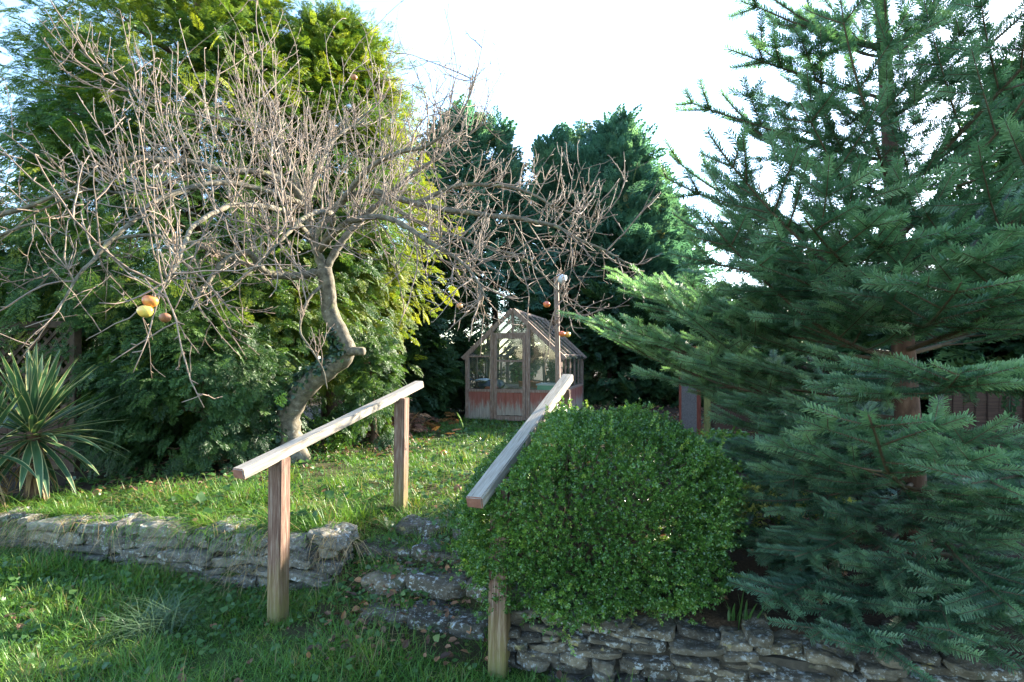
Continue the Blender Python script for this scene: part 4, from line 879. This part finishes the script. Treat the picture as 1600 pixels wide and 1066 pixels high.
# things standing inside
M['terracotta'] = rough_mat('terracotta', [(0.3, (0.36, 0.11, 0.05)), (0.7, (0.55, 0.20, 0.09))], 12, None, 0.85, 0.2, 0.003)
M['navy'] = rough_mat('dark_blue_plastic_sheet', [(0.3, (0.012, 0.018, 0.045)), (0.7, (0.035, 0.05, 0.10))], 6, None, 0.35, 0.3, 0.02, 0.5)
M['pale'] = rough_mat('pale_plastic_sheet', [(0.3, (0.45, 0.48, 0.50)), (0.7, (0.70, 0.72, 0.74))], 6, None, 0.4, 0.2, 0.02, 0.5)
M['red_bag'] = rough_mat('red_plastic_bag', [(0.3, (0.40, 0.07, 0.04)), (0.7, (0.60, 0.20, 0.12))], 6, None, 0.4, 0.2, 0.02, 0.5)
M['green_leaf'] = leaf_mat('greenhouse_plant', [(0, (0.05, 0.12, 0.05)), (1, (0.12, 0.24, 0.12))], 0.3, 0.4)
M['mint'] = rough_mat('pale_green_plastic', [(0.3, (0.10, 0.32, 0.20)), (0.7, (0.16, 0.42, 0.28))], 5, None, 0.4, 0.1, 0.003, 0.4)
GM = Matrix.Rotation(SA, 4, 'Z'); GM.translation = Vector(gh0)
def gw(x, y, z): return np.array(GM @ Vector((x, y, z)))
bench = empty('potting_bench', gw(0.32, 1.4, 0.0), 'slatted wooden bench along the left inside the greenhouse', 'bench', None, SA); g = Geo(); l_ = Geo()
for k in range(5): g.box((-0.2 + 0.1 * k, 0, 0.60), (0.085, 2.4, 0.022))
loc_mesh(g, 'bench_top', M['gh_wood'], bench)
for x in (-.2, .2):
    for y in (-1.1, 0, 1.1): l_ = Geo(); l_.box((x, y, 0.294), (0.04, 0.04, 0.588)); loc_mesh(l_, 'leg', M['gh_wood'], bench)
def lump(name, c, size, mat, label, cat, seed, flat=0.5):
    V, Q = CUBE10; P = V / (np.sum(np.abs(V) ** 3, axis=1) ** (1 / 3))[:, None] * np.array(size) / 2
    P = P + np.array([noise.noise_vector(Vector(p) * 6 + Vector((seed, 0, 0))) for p in P]) * min(size) * 0.4
    o = mesh(name, P + c, [Q], M[mat], None, None, True, c); tag(o, label, cat); o.rotation_euler.z = SA; return o
lump('plastic_sheet', gw(0.30, 0.75, 0.70), (0.46, 0.8, 0.17), 'navy', 'crumpled dark blue sheet lying on the bench behind the left pane', 'sheet', 2)
lump('plastic_sheet', gw(0.20, 0.5, 0.80), (0.30, 0.4, 0.05), 'pale', 'pale folded sheet on top of the dark blue one', 'sheet', 5)
lump('plastic_bag', gw(0.42, 0.42, 0.64), (0.26, 0.30, 0.07), 'red_bag', 'flat red bag lying before the dark blue sheet', 'bag', 9)
def pot(c, r, h, label, mat='terracotta', parent_name='flower_pot'):
    root = empty(parent_name, c, label, 'pot'); prof = np.array([(0.0, 0), (r * .72, 0), (r * .93, h * .8), (r, h * .8), (r, h), (r * .9, h), (r * .86, h * .75), (0, h * .75)])
    n = 18; a = np.arange(n) * 2 * PI / n; V = np.stack((prof[:, None, 0] * np.cos(a), prof[:, None, 0] * np.sin(a), prof[:, None, 1] + 0 * a), -1).reshape(-1, 3)
    i, j = np.meshgrid(np.arange(len(prof) - 1), np.arange(n), indexing='ij'); Q = np.stack((i * n + j, i * n + (j + 1) % n, (i + 1) * n + (j + 1) % n, (i + 1) * n + j), -1).reshape(-1, 4)
    mesh('pot_body', V + c, [Q], M[mat], root, None, True); return root
stand = empty('plant_table', gw(1.0, 1.5, 0), 'low wooden table of potted plants behind the greenhouse door', 'table', None, SA); g = Geo(); g.box((0, 0, 0.59), (0.8, 0.6, 0.03)); loc_mesh(g, 'table_top', M['gh_wood'], stand)
for x in (-.36, .36):
    for y in (-.26, .26): l_ = Geo(); l_.box((x, y, 0.287), (0.04, 0.04, 0.574)); loc_mesh(l_, 'leg', M['gh_wood'], stand)
def potted(c, r, h, label, seed, nl=22):
    root = pot(c, r, h, label); rg = np.random.default_rng(seed); g = Geo()
    for k in range(nl):
        v = unit(np.array((rg.normal(0, .5), rg.normal(0, .5), 1.0))); L = rg.uniform(0.12, 0.3); e = c + np.array((0, 0, h * .8)); g.tube([e, e + v * L * .6, e + v * L + np.array((0, 0, -.03))], 0.003, 4, tint=.3); g.inst(IVY, frames(v[None] + rg.normal(0, .5, (1, 3)), rg.normal(size=(1, 3)), [0.10]), (e + v * L)[None], [rg.random()])
    g.build('plant', M['green_leaf'], root)
potted(gw(0.98, 1.35, 0.606), 0.11, 0.15, 'terracotta pot of green leaves in the middle of the greenhouse door', 3)
pot(gw(1.16, 1.32, 0.606), 0.10, 0.13, 'empty terracotta pot beside the potted plant in the greenhouse')
potted(gw(0.78, 1.6, 0.606), 0.09, 0.13, 'potted pale plant behind the left edge of the greenhouse door', 8, 26)
g = Geo(); c = gw(1.55, 0.45, 0.0)
bk = empty('storage_tub', gw(1.62, 0.6, 0.0), 'pale green tub standing behind the right pane', 'tub', None, SA); g = Geo(); g.box((0, 0, .36), (.42, .5, .70)); loc_mesh(g, 'tub_body', M['mint'], bk); g = Geo(); g.box((0, 0, .725), (.46, .54, .03)); loc_mesh(g, 'lid', M['pale'], bk)

# slim wooden pole with a floodlight head
pb = at(869, 0, 9.0); pole = empty('lamp_pole', g_at(pb[0], pb[1]), 'slim wooden pole with a round grey lamp head beside the greenhouse', 'lamp')
pt = at(869, 432, 9.0); upright('pole', (pb[0] + 0.05, pb[1], pole.location.z - .1), pt, (0.075, 0.075), M['gh_wood'], pole, SA, 0.004)
M['lamp_metal'] = rough_mat('pale_grey_metal', [(0.3, (0.35, 0.38, 0.42)), (0.7, (0.55, 0.58, 0.62))], 10, None, 0.35, 0.1, 0.002, 0.5)
g = Geo(); lc = pt + np.array((0.075, -0.02, -0.03)); g.tube([pt + np.array((0, 0, -0.04)), lc + np.array((0, 0, 0.03))], 0.018, 10)
g.build('bracket', M['lamp_metal'], pole, True); g = Geo(); a = unit((0.55, -0.6, -0.55)); g.tube([lc - a * .07, lc - a * .05, lc + a * .0, lc + a * .06], [.03, .055, .07, .085], 16); g.build('lamp_head', M['lamp_metal'], pole, True)
g = Geo(); g.tube([lc + a * .06, lc + a * .068], [.078, .074], 16); g.build('lens', M['pale'], pole, True)

# ------------------------------------------------------------------ red framed door, weatherboard fence, lattice
M['red_wood'] = rough_mat('red_stained_timber', [(0.3, (0.09, 0.024, 0.017)), (0.7, (0.20, 0.058, 0.04))], 6, (9, 9, 1), 0.8, 0.3, 0.004)
M['mesh_grey'] = rough_mat('grey_mesh_panel', [(0.35, (0.06, 0.055, 0.06)), (0.65, (0.14, 0.13, 0.14))], 90, None, 0.8, 0.4, 0.004)
M['fence_wood'] = rough_mat('old_brown_fence_boards', [(0.3, (0.024, 0.013, 0.009)), (0.55, (0.058, 0.032, 0.022)), (0.78, (0.095, 0.06, 0.042))], 5, (1, 8, 16), 0.85, 0.4, 0.005, 0.25, 7, spots(0.58, 0.72, (0.07, 0.085, 0.03), 3, 0.6))
M['mossy'] = rough_mat('mossy_post', [(0.3, (0.06, 0.065, 0.02)), (0.7, (0.17, 0.16, 0.055))], 10, (4, 4, 1), 0.9, 0.5, 0.006)
a = at(1064, 0, 8.6); b = at(1092, 0, 8.2); gz = float(ground_z(a[0], a[1])); rd = empty('mesh_door', (a[0], a[1], gz), 'red framed grey mesh door standing ajar by the weatherboards', 'door')
def up_at(name, p, z0, z1, w, mat, parent): return upright(name, (p[0], p[1], z0), (p[0], p[1], z1), w, mat, parent, SA)
up_at('stile', a, gz + .02, gz + 1.42, (.06, .04), M['red_wood'], rd); up_at('stile', b, gz + .02, gz + 1.42, (.06, .04), M['red_wood'], rd)
for z_ in (.06, 1.38): beam('cross_rail', (a[0], a[1], gz + z_), (b[0], b[1], gz + z_), .035, .09, M['red_wood'], rd)
beam('mesh_panel', (a[0], a[1], gz + .72), (b[0], b[1], gz + .72), .012, 1.24, M['mesh_grey'], rd, 0, None, 0, bev=0)
c0 = at(1104, 0, 7.9); c1 = at(1330, 0, 7.4); gz = float(ground_z(c0[0], c0[1])); fe = empty('board_fence', ((c0[0] + c1[0]) / 2, (c0[1] + c1[1]) / 2, gz), 'brown horizontal weatherboard fence with mossy end post behind the fir', 'fence')
for t in (0, .5, 1): p = c0 * (1 - t) + c1 * t; up_at('post', p + np.array((0, -.03, 0)), gz - .1, gz + 1.3, (.09, .07), M['mossy'], fe)
for k in range(7): beam('board', (c0[0], c0[1] + .03, gz + .12 + .165 * k), (c1[0], c1[1] + .03, gz + .12 + .165 * k), .022, .158, M['fence_wood'], fe, .004, None, 6)
c0 = at(1455, 0, 7.0); c1 = at(1900, 0, 5.9); gz = float(ground_z(c0[0], c0[1])); fe = empty('panel_fence', ((c0[0] + c1[0]) / 2, (c0[1] + c1[1]) / 2, gz), 'dark upright-board fence with pale post at the far right', 'fence')
p = c0; up_at('post', p + np.array((0, -.08, 0)), gz - .1, gz + 1.1, (.13, .10), M['stone_grey'], fe)
for k in range(22):
    p = c0 * (1 - (k + .5) / 22) + c1 * (k + .5) / 22; up_at('board', p + np.array((0, random.uniform(-.01, .01), 0)), gz + .02, gz + .85 + random.uniform(-.03, .03), (.14, .02), M['fence_wood'], fe)
lt = empty('lattice_fence', g_at(*at(30, 0, 6.0)[:2]), 'diagonal lattice fence panel with dark top rail behind the yucca', 'fence'); M['lattice'] = rough_mat('dark_lattice_wood', [(0.3, (0.035, 0.022, 0.016)), (0.7, (0.11, 0.075, 0.05))], 8, None, 0.85, 0.3, 0.004)
l0 = at(-120, 0, 6.1); l1 = at(118, 0, 5.9); zt = EYE + (HY - 507) / F * 5.9; lz = lt.location.z
beam('top_rail', (l0[0], l0[1], zt), (l1[0], l1[1], zt), .06, .07, M['lattice'], lt, .003)
for p in (l0, l1): up_at('post', p, lz - .1, zt - .036, (.08, .08), M['lattice'], lt)
g = Geo(); L_ = np.linalg.norm(l1 - l0); dx = unit(l1 - l0); hgt = 0.95; zb = zt - .04 - hgt
for k in np.arange(-hgt, L_, 0.13):
    for sg, yo in ((1, 0), (-1, .014)):
        xa, xb = k, k + hgt; za, zc = (0, hgt) if sg > 0 else (hgt, 0); ta = max(0, (0 - xa) / (xb - xa)); tb2 = min(1, (L_ - xa) / (xb - xa))
        if tb2 <= ta: continue
        q = [l0 + dx * (xa + (xb - xa) * t) + np.array((0, yo, 0)) for t in (ta, tb2)]; 
        for qq, t in zip(q, (ta, tb2)): qq[2] = zb + za + (zc - za) * t
        bar(g, q[0], q[1], .010, .035)
g.build('lattice', M['lattice'], lt)
g = Geo()
for k in range(9): p = l0 + dx * L_ * (k + .5) / 9; g.box((p[0], p[1] + .02, (lz + zb) / 2), (L_ / 9 * .97, .02, zb - lz - .03), np.array(((dx[0], -dx[1], 0), (dx[1], dx[0], 0), (0, 0, 1))))
g.build('board_panel', M['fence_wood'], lt)

# ------------------------------------------------------------------ low plants of the right border
M['silver'] = leaf_mat('silver_green_sprays', [(0, (0.06, 0.11, 0.08)), (0.6, (0.15, 0.21, 0.17)), (1, (0.34, 0.40, 0.34))], 0.25, 0.45, 0.4)
M['varieg'] = leaf_mat('variegated_small_leaves', [(0, (0.03, 0.08, 0.02)), (0.45, (0.06, 0.12, 0.03)), (0.6, (0.28, 0.30, 0.08)), (1, (0.45, 0.45, 0.16))], 0.3, 0.4)
def low_shrub(name, px, py, d, r, h, n, size, tpl, mat, label, seed, zc=None, up=0.3):
    rg = np.random.default_rng(seed); c = at(px, py, d); gz = float(ground_z(c[0], c[1])); root = empty(name, (c[0], c[1], gz), label, 'shrub')
    v = unit(rg.normal(size=(n, 3))); v[:, 2] = np.abs(v[:, 2]) * 1.0 - 0.1; rr = rg.uniform(0.55, 1.0, n); lm = 1 + 0.25 * np.array([noise.noise(Vector(q * 2.3) + Vector((seed, 0, 0))) for q in v])
    P = np.array((c[0], c[1], gz + 0.05)) + v * np.array((r, r * .8, h)) * (rr * lm)[:, None]; k = P[:, 2] > gz + .02; P = P[k]; v = v[k]; n = len(P)
    D = unit(v + rg.normal(0, .4, (n, 3)) + np.array((0, 0, up))); N = unit(np.array((0, 0, 1.0)) + rg.normal(0, .5, (n, 3)))
    g = Geo(); g.inst(tpl, frames(D, N, size * rg.uniform(.6, 1.3, n)), P, np.clip(rg.normal(.45, .22, n), .02, 1)); g.build('foliage', M[mat], root)
    s = Geo()
    for i in range(16): e = P[rg.integers(n)]; s.tube([(c[0] + rg.normal(0, .05), c[1] + rg.normal(0, .05), gz - .03), (np.array((c[0], c[1], gz)) + e) / 2 + (0, 0, .04), e], [.009, .006, .002], 5)
    s.build('stems', M['fir_twig'], root, True)
low_shrub('silver_shrub', 1330, 650, 5.4, 0.75, 0.88, 1500, 0.22, FROND_FAR[0], 'silver', 'low silvery conifer shrub seen left of the fir trunk', 71)
low_shrub('variegated_shrub', 1225, 800, 3.9, 0.42, 0.40, 420, 0.085, BOXT[0], 'varieg', 'small shrub of cream-splashed leaves between the round bush and fir', 72)
low_shrub('leafy_shrub', 1130, 690, 6.3, 0.45, 0.35, 380, 0.11, BOXT[1], 'box', 'low loose green shrub before the weatherboard fence', 73)
low_shrub('leafy_shrub', 575, 640, 9.2, 0.5, 0.45, 420, 0.13, BOXT[2], 'box', 'low green undergrowth at the end of the left handrail', 74)
low_shrub('leafy_shrub', 500, 690, 7.2, 0.28, 0.42, 300, 0.09, BOXT[1], 'box', 'pale green suckers growing at the foot of the ivy-clad trunk', 75)
def iris(px, py, d, label, seed, h):
    rg = np.random.default_rng(seed); c = at(px, py, d); c[2] = float(ground_z(c[0], c[1])); g = Geo()
    for k in range(6):
        v = unit(np.array((rg.normal(0, .3), rg.normal(0, .15), 1.0))); L = h * rg.uniform(.5, 1.1); sword(g, c + np.array((rg.normal(0, .015), 0, 0)), v, L, .010, .25, rg, True)
    o = g.build('iris_shoot', M['weed'], None, False, c); tag(o, label, 'plant', 'green iris shoots on the wall top')
iris(1145, 940, 2.75, 'short iris shoots nearest the round bush on the wall top', 1, .12); iris(1166, 940, 2.7, 'tallest iris shoots in the middle of the wall top group', 2, .23); iris(1184, 950, 2.65, 'leaning iris shoots nearest the fir on the wall top', 3, .17)

# ------------------------------------------------------------------ brushwood heap, cut log, far bare tree
bp = at(595, 672, 9.0); gz = float(ground_z(bp[0], bp[1])); heap = empty('brushwood_heap', (bp[0], bp[1], gz), 'heap of rusty brown cut brushwood behind the left handrail', 'brushwood'); rg = np.random.default_rng(81); s = Geo()
M['rust'] = leaf_mat('dead_brown_sprays', [(0, (0.09, 0.032, 0.018)), (0.6, (0.20, 0.085, 0.045)), (1, (0.33, 0.17, 0.09))], 0.2, 0.7)
for k in range(260):
    a = rg.uniform(0, 2 * PI); p = np.array((bp[0] + rg.normal(0, .32), bp[1] + rg.normal(0, .25), gz + abs(rg.normal(0, .13)))); v = np.array((math.cos(a), math.sin(a) * .6, rg.normal(.1, .25))); L = rg.uniform(.2, .6); s.tube([p - v * L / 2, p + np.array((0, 0, .03)), p + v * L / 2], [.006, .004, .002], 4)
s.build('sticks', M['fir_twig'], heap); g = Geo(); n = 420; P = np.column_stack((bp[0] + rg.normal(0, .40, n), bp[1] + rg.normal(0, .28, n), gz + .02 + np.abs(rg.normal(0, .14, n)))); g.inst(FROND_FAR[1], frames(rg.normal(0, 1, (n, 3)) * (1, 1, .35), rg.normal(0, .4, (n, 3)) + (0, 0, 1), rg.uniform(.14, .3, n)), P, rg.random(n)); g.build('dead_sprays', M['rust'], heap)
M['pale_twig'] = leaf_mat('pale_winter_twigs', [(0, (0.20, 0.14, 0.10)), (1, (0.42, 0.31, 0.21))], 0.0, 0.8)
def bare_tree(px, d, h, label, seed, n1, spread, group=None, tr_=.12, name='bare_tree', mat='pale_twig'):
    rg = np.random.default_rng(seed); b = at(px, 0, d); b[2] = float(ground_z(b[0], b[1])); root = empty(name, b, label, 'tree', group); t = Geo(); g = Geo()
    zz = np.linspace(-.1, h * .8, 10); t.tube(np.column_stack((.1 * np.sin(zz), .08 * np.cos(zz * 1.2), zz)) + b, tr_ * (1.05 - zz / h), 9); t.build('trunk', M['dark_bark'], root, True)
    def grow(p, d_, L, r, lev):
        m = max(3, int(L / .25)); q = [p]
        for i in range(m): d_ = unit(d_ + rg.normal(0, .12, 3) + np.array((0, 0, .05))); q.append(q[-1] + d_ * L / m)
        g.tube(q, np.linspace(r, max(.004, r * .4), m + 1), 4, tint=rg.random())
        if lev < 3:
            for k in range(4 if lev < 2 else 3): j = rg.integers(1, m + 1); grow(q[j], unit(d_ + rg.normal(0, .55, 3)), L * rg.uniform(.45, .7), r * .5, lev + 1)
    for k in range(n1): z_ = h * rg.uniform(.2, .78); a = rg.uniform(0, 2 * PI); grow(b + np.array((.1 * math.sin(z_), .08 * math.cos(z_ * 1.2), z_)), unit((math.cos(a) * spread, math.sin(a) * spread, 1)), h * rg.uniform(.18, .34), tr_ * .3, 1)
    g.build('branches', M[mat], root)
bare_tree(-30, 22, 10.5, 'pale bare tree far off at the left edge', 91, 26, .9)
bare_tree(760, 24, 6.2, 'far bare tree glimpsed in the gap left of the greenhouse roof', 92, 26, .8)
bare_tree(1200, 26, 10.5, 'faint bare tree tips against the sky left of the fir', 93, 16, .5)
bare_tree(1110, 19, 3.8, 'small bare bush beside the blue-green conifers', 94, 16, .7)
nb = at(-75, 0, 4.9); nb[2] = float(ground_z(nb[0], nb[1])); nt_ = empty('bare_tree', nb, 'dark bare boughs entering from beyond the left edge', 'tree'); g = Geo()
g.tube([nb + (0, 0, -.1), nb + (-.05, 0, 1.2), nb + (-.1, 0, 2.6)], [.11, .10, .08], 10); g.build('trunk', M['limb'], nt_, True); g = Geo()
q = np.array([nb + (-.08, 0, 2.1), at(-20, 345, 4.9), at(40, 325, 4.85), at(80, 308, 4.8), at(130, 285, 4.8), at(165, 240, 4.8)]); g.tube(poly(q, 20), np.linspace(.032, .004, 20), 8)
q = np.array([nb + (-.06, 0, 1.7), at(-30, 390, 4.9), at(15, 362, 4.85), at(60, 350, 4.8), at(110, 370, 4.7)]); g.tube(poly(q, 18), np.linspace(.024, .004, 18), 8); g.build('bough', M['limb'], nt_, True)

# ------------------------------------------------------------------ grass, weeds and litter
def blade_tpl(segs=3, curve=0.45):
    V = []; Q = []; T = []
    for i in range(segs + 1):
        f = i / segs; w = 0.5 * (1 - f ** 1.6) + 0.03; z_ = curve * f * f
        V += [(-w, f * (1 - .25 * curve * f), -z_ ), (w, f * (1 - .25 * curve * f), -z_)]
        if i: k = 2 * i; Q.append((k - 2, k - 1, k + 1, k))
    return np.array(V), [], np.array(Q)
BL = [blade_tpl(3, c) for c in (0.15, 0.45, 0.8)]
def scatter_blades(P, h, w, tint, rg, lean=0.35):
    n = len(P); a = rg.uniform(0, 2 * PI, n); D = unit(np.column_stack((np.cos(a) * lean * rg.random(n) * 2, np.sin(a) * lean * rg.random(n) * 2, np.ones(n)))); N = np.column_stack((-np.cos(a), -np.sin(a), np.full(n, .3)))
    Mx = frames(D, N, np.ones(n)); Mx[:, :, 0] *= w[:, None]; Mx[:, :, 1] *= h[:, None]; Mx[:, :, 2] *= h[:, None]; return Mx
def grass(name, label, regions, seed, mat='grass'):
    rg = np.random.default_rng(seed); g = Geo()
    for (x0, x1, y0, y1, dens, hh, ww) in regions:
        n = int((x1 - x0) * (y1 - y0) * dens); x = rg.uniform(x0, x1, n); y = rg.uniform(y0, y1, n); yw = np.where(x < -.75, y_left(x), y_right(x)); dy = y - yw
        onwall = (dy > -0.03) & (dy < 0.1) & ((x < -1.2) | (x > 0))
        keep = (rg.random(n) < lawn(x, y) * (0.35 + 0.9 * vnoise(x * 4.5 + seed, y * 4.5))) & ~onwall & (np.abs(x) < 0.98 * y + .3); x, y = x[keep], y[keep]; n = len(x)
        cl = vnoise(x * 3.1 + 7, y * 3.1); cl2 = vnoise(x * 7.3, y * 7.3 + 11)
        h = hh * rg.uniform(.5, 1.25, n) * (0.25 + 1.5 * cl * cl2 + .4 * cl); w = ww * rg.uniform(.7, 1.3, n); dry = rg.random(n) < (0.03 + 0.10 * (cl2 > .62))
        tint = np.where(dry, rg.uniform(0, .1, n), np.clip(.18 + .62 * cl2 + rg.normal(0, .14, n), .15, 1)); P = np.column_stack((x, y, ground_z(x, y) - .006)); Mx = scatter_blades(P, h, w, tint, rg, .5); k = rg.integers(0, 3, n)
        for i in range(3): g.inst(BL[i], Mx[k == i], P[k == i], tint[k == i])
    o = g.build(name, M[mat]); tag(o, label, 'grass', kind='stuff'); return o
grass('lower_grass', 'shaded green lawn below the walls', [(-4.2, 3.0, 1.9, 4.4, 5600, .135, .0042)], 101)
grass('upper_grass', 'rough sunlit grass on the upper level', [(-5.5, 1.2, 3.3, 5.6, 3400, .125, .005), (-3.2, 1.6, 5.6, 8.2, 2200, .105, .006), (-2.6, 1.8, 8.2, 11.6, 1500, .10, .008)], 102)
# tufts and dead straw hanging over the wall edge
rg = np.random.default_rng(103); g = Geo(); gs = Geo()
for k in range(120):
    x = rg.uniform(-4.3, -0.9) if k < 104 else rg.uniform(-.2, .1); y = y_left(x) + rg.uniform(.06, .9 if k % 3 == 0 else .22); 
    if x > -1.2: y = rg.uniform(3.75, 4.6)
    n = int(rg.integers(25, 60)); P = np.column_stack((x + rg.normal(0, .045, n), y + rg.normal(0, .045, n), np.zeros(n))); P[:, 2] = ground_z(P[:, 0], P[:, 1]) - .01
    ln = rg.uniform(.12, .28); M_ = scatter_blades(P, ln * rg.uniform(.6, 1.25, n), .0048 * rg.uniform(.7, 1.2, n), None, rg, .75); (g).inst(BL[2], M_, P, np.clip(rg.normal(.5, .22, n), .16, 1))
    if rg.random() < .6:
        n = int(rg.integers(8, 26)); P = np.column_stack((x + rg.normal(0, .06, n), y - .03 + rg.normal(0, .05, n), np.zeros(n))); P[:, 2] = ground_z(P[:, 0], P[:, 1]); D = unit(np.column_stack((rg.normal(0, .7, n), rg.normal(-.5, .5, n), rg.uniform(.1, .7, n)))); Mx = frames(D, np.broadcast_to((0, 0, 1.0), (n, 3)), np.ones(n)); L = rg.uniform(.18, .42, n); Mx[:, :, 0] *= .0038; Mx[:, :, 1] *= L[:, None]; Mx[:, :, 2] *= L[:, None] * 1.1; gs.inst(BL[2], Mx, P, rg.random(n))
for hang, gg, L0, L1, nn in ((1, gs, .10, .30, 420), (1, g, .08, .20, 750)):
    x = rg.uniform(-4.4, -1.05, nn); x = x[rg.random(nn) < 2.4 * vnoise(x * 3.3 + (5 if gg is gs else 0), x * 0) - .85]; n = len(x); y = y_left(x) + rg.uniform(.0, .12, n)
    P = np.column_stack((x, y, .40 - 0.02 * smooth01(-2.8, -4.4, x) + rg.normal(0, .012, n))); D = unit(np.column_stack((rg.normal(0, .55, n), rg.normal(-.75, .3, n), rg.uniform(-.25, .75, n)))); L = rg.uniform(L0, L1, n)
    Mx = frames(D, np.broadcast_to((0, 0, 1.0), (n, 3)), np.ones(n)); Mx[:, :, 0] *= .0042; Mx[:, :, 1] *= L[:, None]; Mx[:, :, 2] *= L[:, None] * 1.2; gg.inst(BL[2], Mx, P, rg.random(n) if gg is gs else np.clip(rg.normal(.5, .22, n), .16, 1))
# straw and pale dead blades lying in the upper turf
n = 1500; x = rg.uniform(-4.5, .4, n); y = rg.uniform(3.9, 7.5, n); k = rg.random(n) < lawn(x, y) * (1.8 * vnoise(x * 2.4 + 1, y * 2.4 + 1) - .3) * (y > y_left(x) + .2); x, y = x[k], y[k]; n = len(x); P = np.column_stack((x, y, ground_z(x, y) + .03)); D = unit(np.column_stack((rg.normal(0, 1, n), rg.normal(0, 1, n), rg.uniform(.05, .6, n)))); L = rg.uniform(.1, .3, n)
Mx = frames(D, np.broadcast_to((0, 0, 1.0), (n, 3)), np.ones(n)); Mx[:, :, 0] *= .0045; Mx[:, :, 1] *= L[:, None]; Mx[:, :, 2] *= L[:, None]; gs.inst(BL[1], Mx, P, rg.random(n))
o = g.build('grass_tufts', M['grass']); tag(o, 'long grass tufts along the top of the left wall', 'grass', kind='stuff')
o = gs.build('dead_straw', M['straw']); tag(o, 'dead straw bent over the edge of the left wall', 'straw', kind='stuff')
c = at(240, 985, 3.25); c[2] = float(ground_z(c[0], c[1])); n = 330; rg = np.random.default_rng(104); P = c + np.column_stack((rg.normal(0, .07, n), rg.normal(0, .06, n), np.zeros(n))); g = Geo(); M_ = scatter_blades(P, rg.uniform(.16, .36, n), .0042 * rg.uniform(.7, 1.2, n), None, rg, .55); g.inst(BL[2], M_, P, rg.uniform(.2, .55, n)); M['tussock'] = leaf_mat('blue_green_tussock', [(0, (0.05, 0.10, 0.05)), (1, (0.12, 0.18, 0.10))], .3, .4)
o = g.build('grass_tussock', M['tussock'], None, False, c); tag(o, 'taller blue-green grass tussock in the lower lawn', 'grass')
# broad-leaved weeds, ivy and moss on the ground and steps
rg = np.random.default_rng(105); g = Geo()
def weeds(x0, x1, y0, y1, n, sz, pred=None):
    x = rg.uniform(x0, x1, n); y = rg.uniform(y0, y1, n); yw = np.where(x < -.75, y_left(x), y_right(x)); k = (np.abs(y - yw - .08) > .12) | ((x > -1.15) & (x < -.05)); k &= (rg.random(n) < 1.3 * vnoise(x * 2.2 + 5, y * 2.2) - .15)
    if pred is not None: k &= pred(x, y)
    x, y = x[k], y[k]; m = len(x); z_ = ground_z(x, y) + rg.uniform(.01, .07, m); D = unit(np.column_stack((rg.normal(size=m), rg.normal(size=m), rg.normal(.15, .3, m)))); N = unit(np.column_stack((rg.normal(0, .4, m), rg.normal(-.3, .4, m), np.ones(m)))); g.inst(IVY, frames(D, N, sz * rg.uniform(.5, 1.4, m)), np.column_stack((x, y, z_)), np.clip(rg.normal(.5, .25, m), 0, 1))
weeds(-4.4, 1.0, 3.4, 5.8, 7000, .042); weeds(-3, 1.6, 5.6, 10.8, 5000, .05); weeds(-4, .4, 2.4, 4.0, 2400, .035); weeds(-2.6, -.9, 3.9, 4.9, 700, .075); weeds(.2, 4.5, 2.9, 12, 4200, .06); weeds(-1.2, -.1, 3.0, 3.9, 250, .035)
o = g.build('weeds', M['weed']); tag(o, 'broad-leaved weeds and ground ivy in the grass', 'weeds', kind='stuff')
rg = np.random.default_rng(106); g = Geo(); CURL = (np.array([(0, 0, 0), (-.32, .3, .16), (-.25, .72, .2), (0, 1, .08), (.25, .72, .2), (.32, .3, .16)]), [], [(0, 3, 2, 1), (0, 5, 4, 3)])
def litter(x0, x1, y0, y1, n, sz, up=.02):
    x = rg.uniform(x0, x1, n); y = rg.uniform(y0, y1, n); k = rg.random(n) < 1.5 * vnoise(x * 3 + 2, y * 3 + 8) - .2; x, y = x[k], y[k]; m = len(x); N = unit(np.column_stack((rg.normal(0, .5, m), rg.normal(-.2, .5, m), np.ones(m)))); g.inst(CURL, frames(np.column_stack((rg.normal(size=m), rg.normal(size=m), rg.normal(0, .25, m))), N, sz * rg.uniform(.5, 1.3, m)), np.column_stack((x, y, ground_z(x, y) + up + rg.random(m) * .03)), rg.random(m))
litter(-1.15, -.05, 2.85, 3.9, 330, .05, .03); litter(-3.5, .6, 2.4, 3.6, 170, .05); litter(-4.5, -2.2, 4.6, 7.5, 900, .05); litter(-3, 1, 4, 8, 600, .045); litter(.3, 4, 2.9, 6, 900, .05); litter(.5, 5, 6, 14, 2600, .07); litter(-3.0, -1.2, 6.5, 10, 900, .06)
o = g.build('fallen_leaves', M['litter']); tag(o, 'brown fallen leaves lying in the grass, on the steps and soil', 'leaves', kind='stuff')
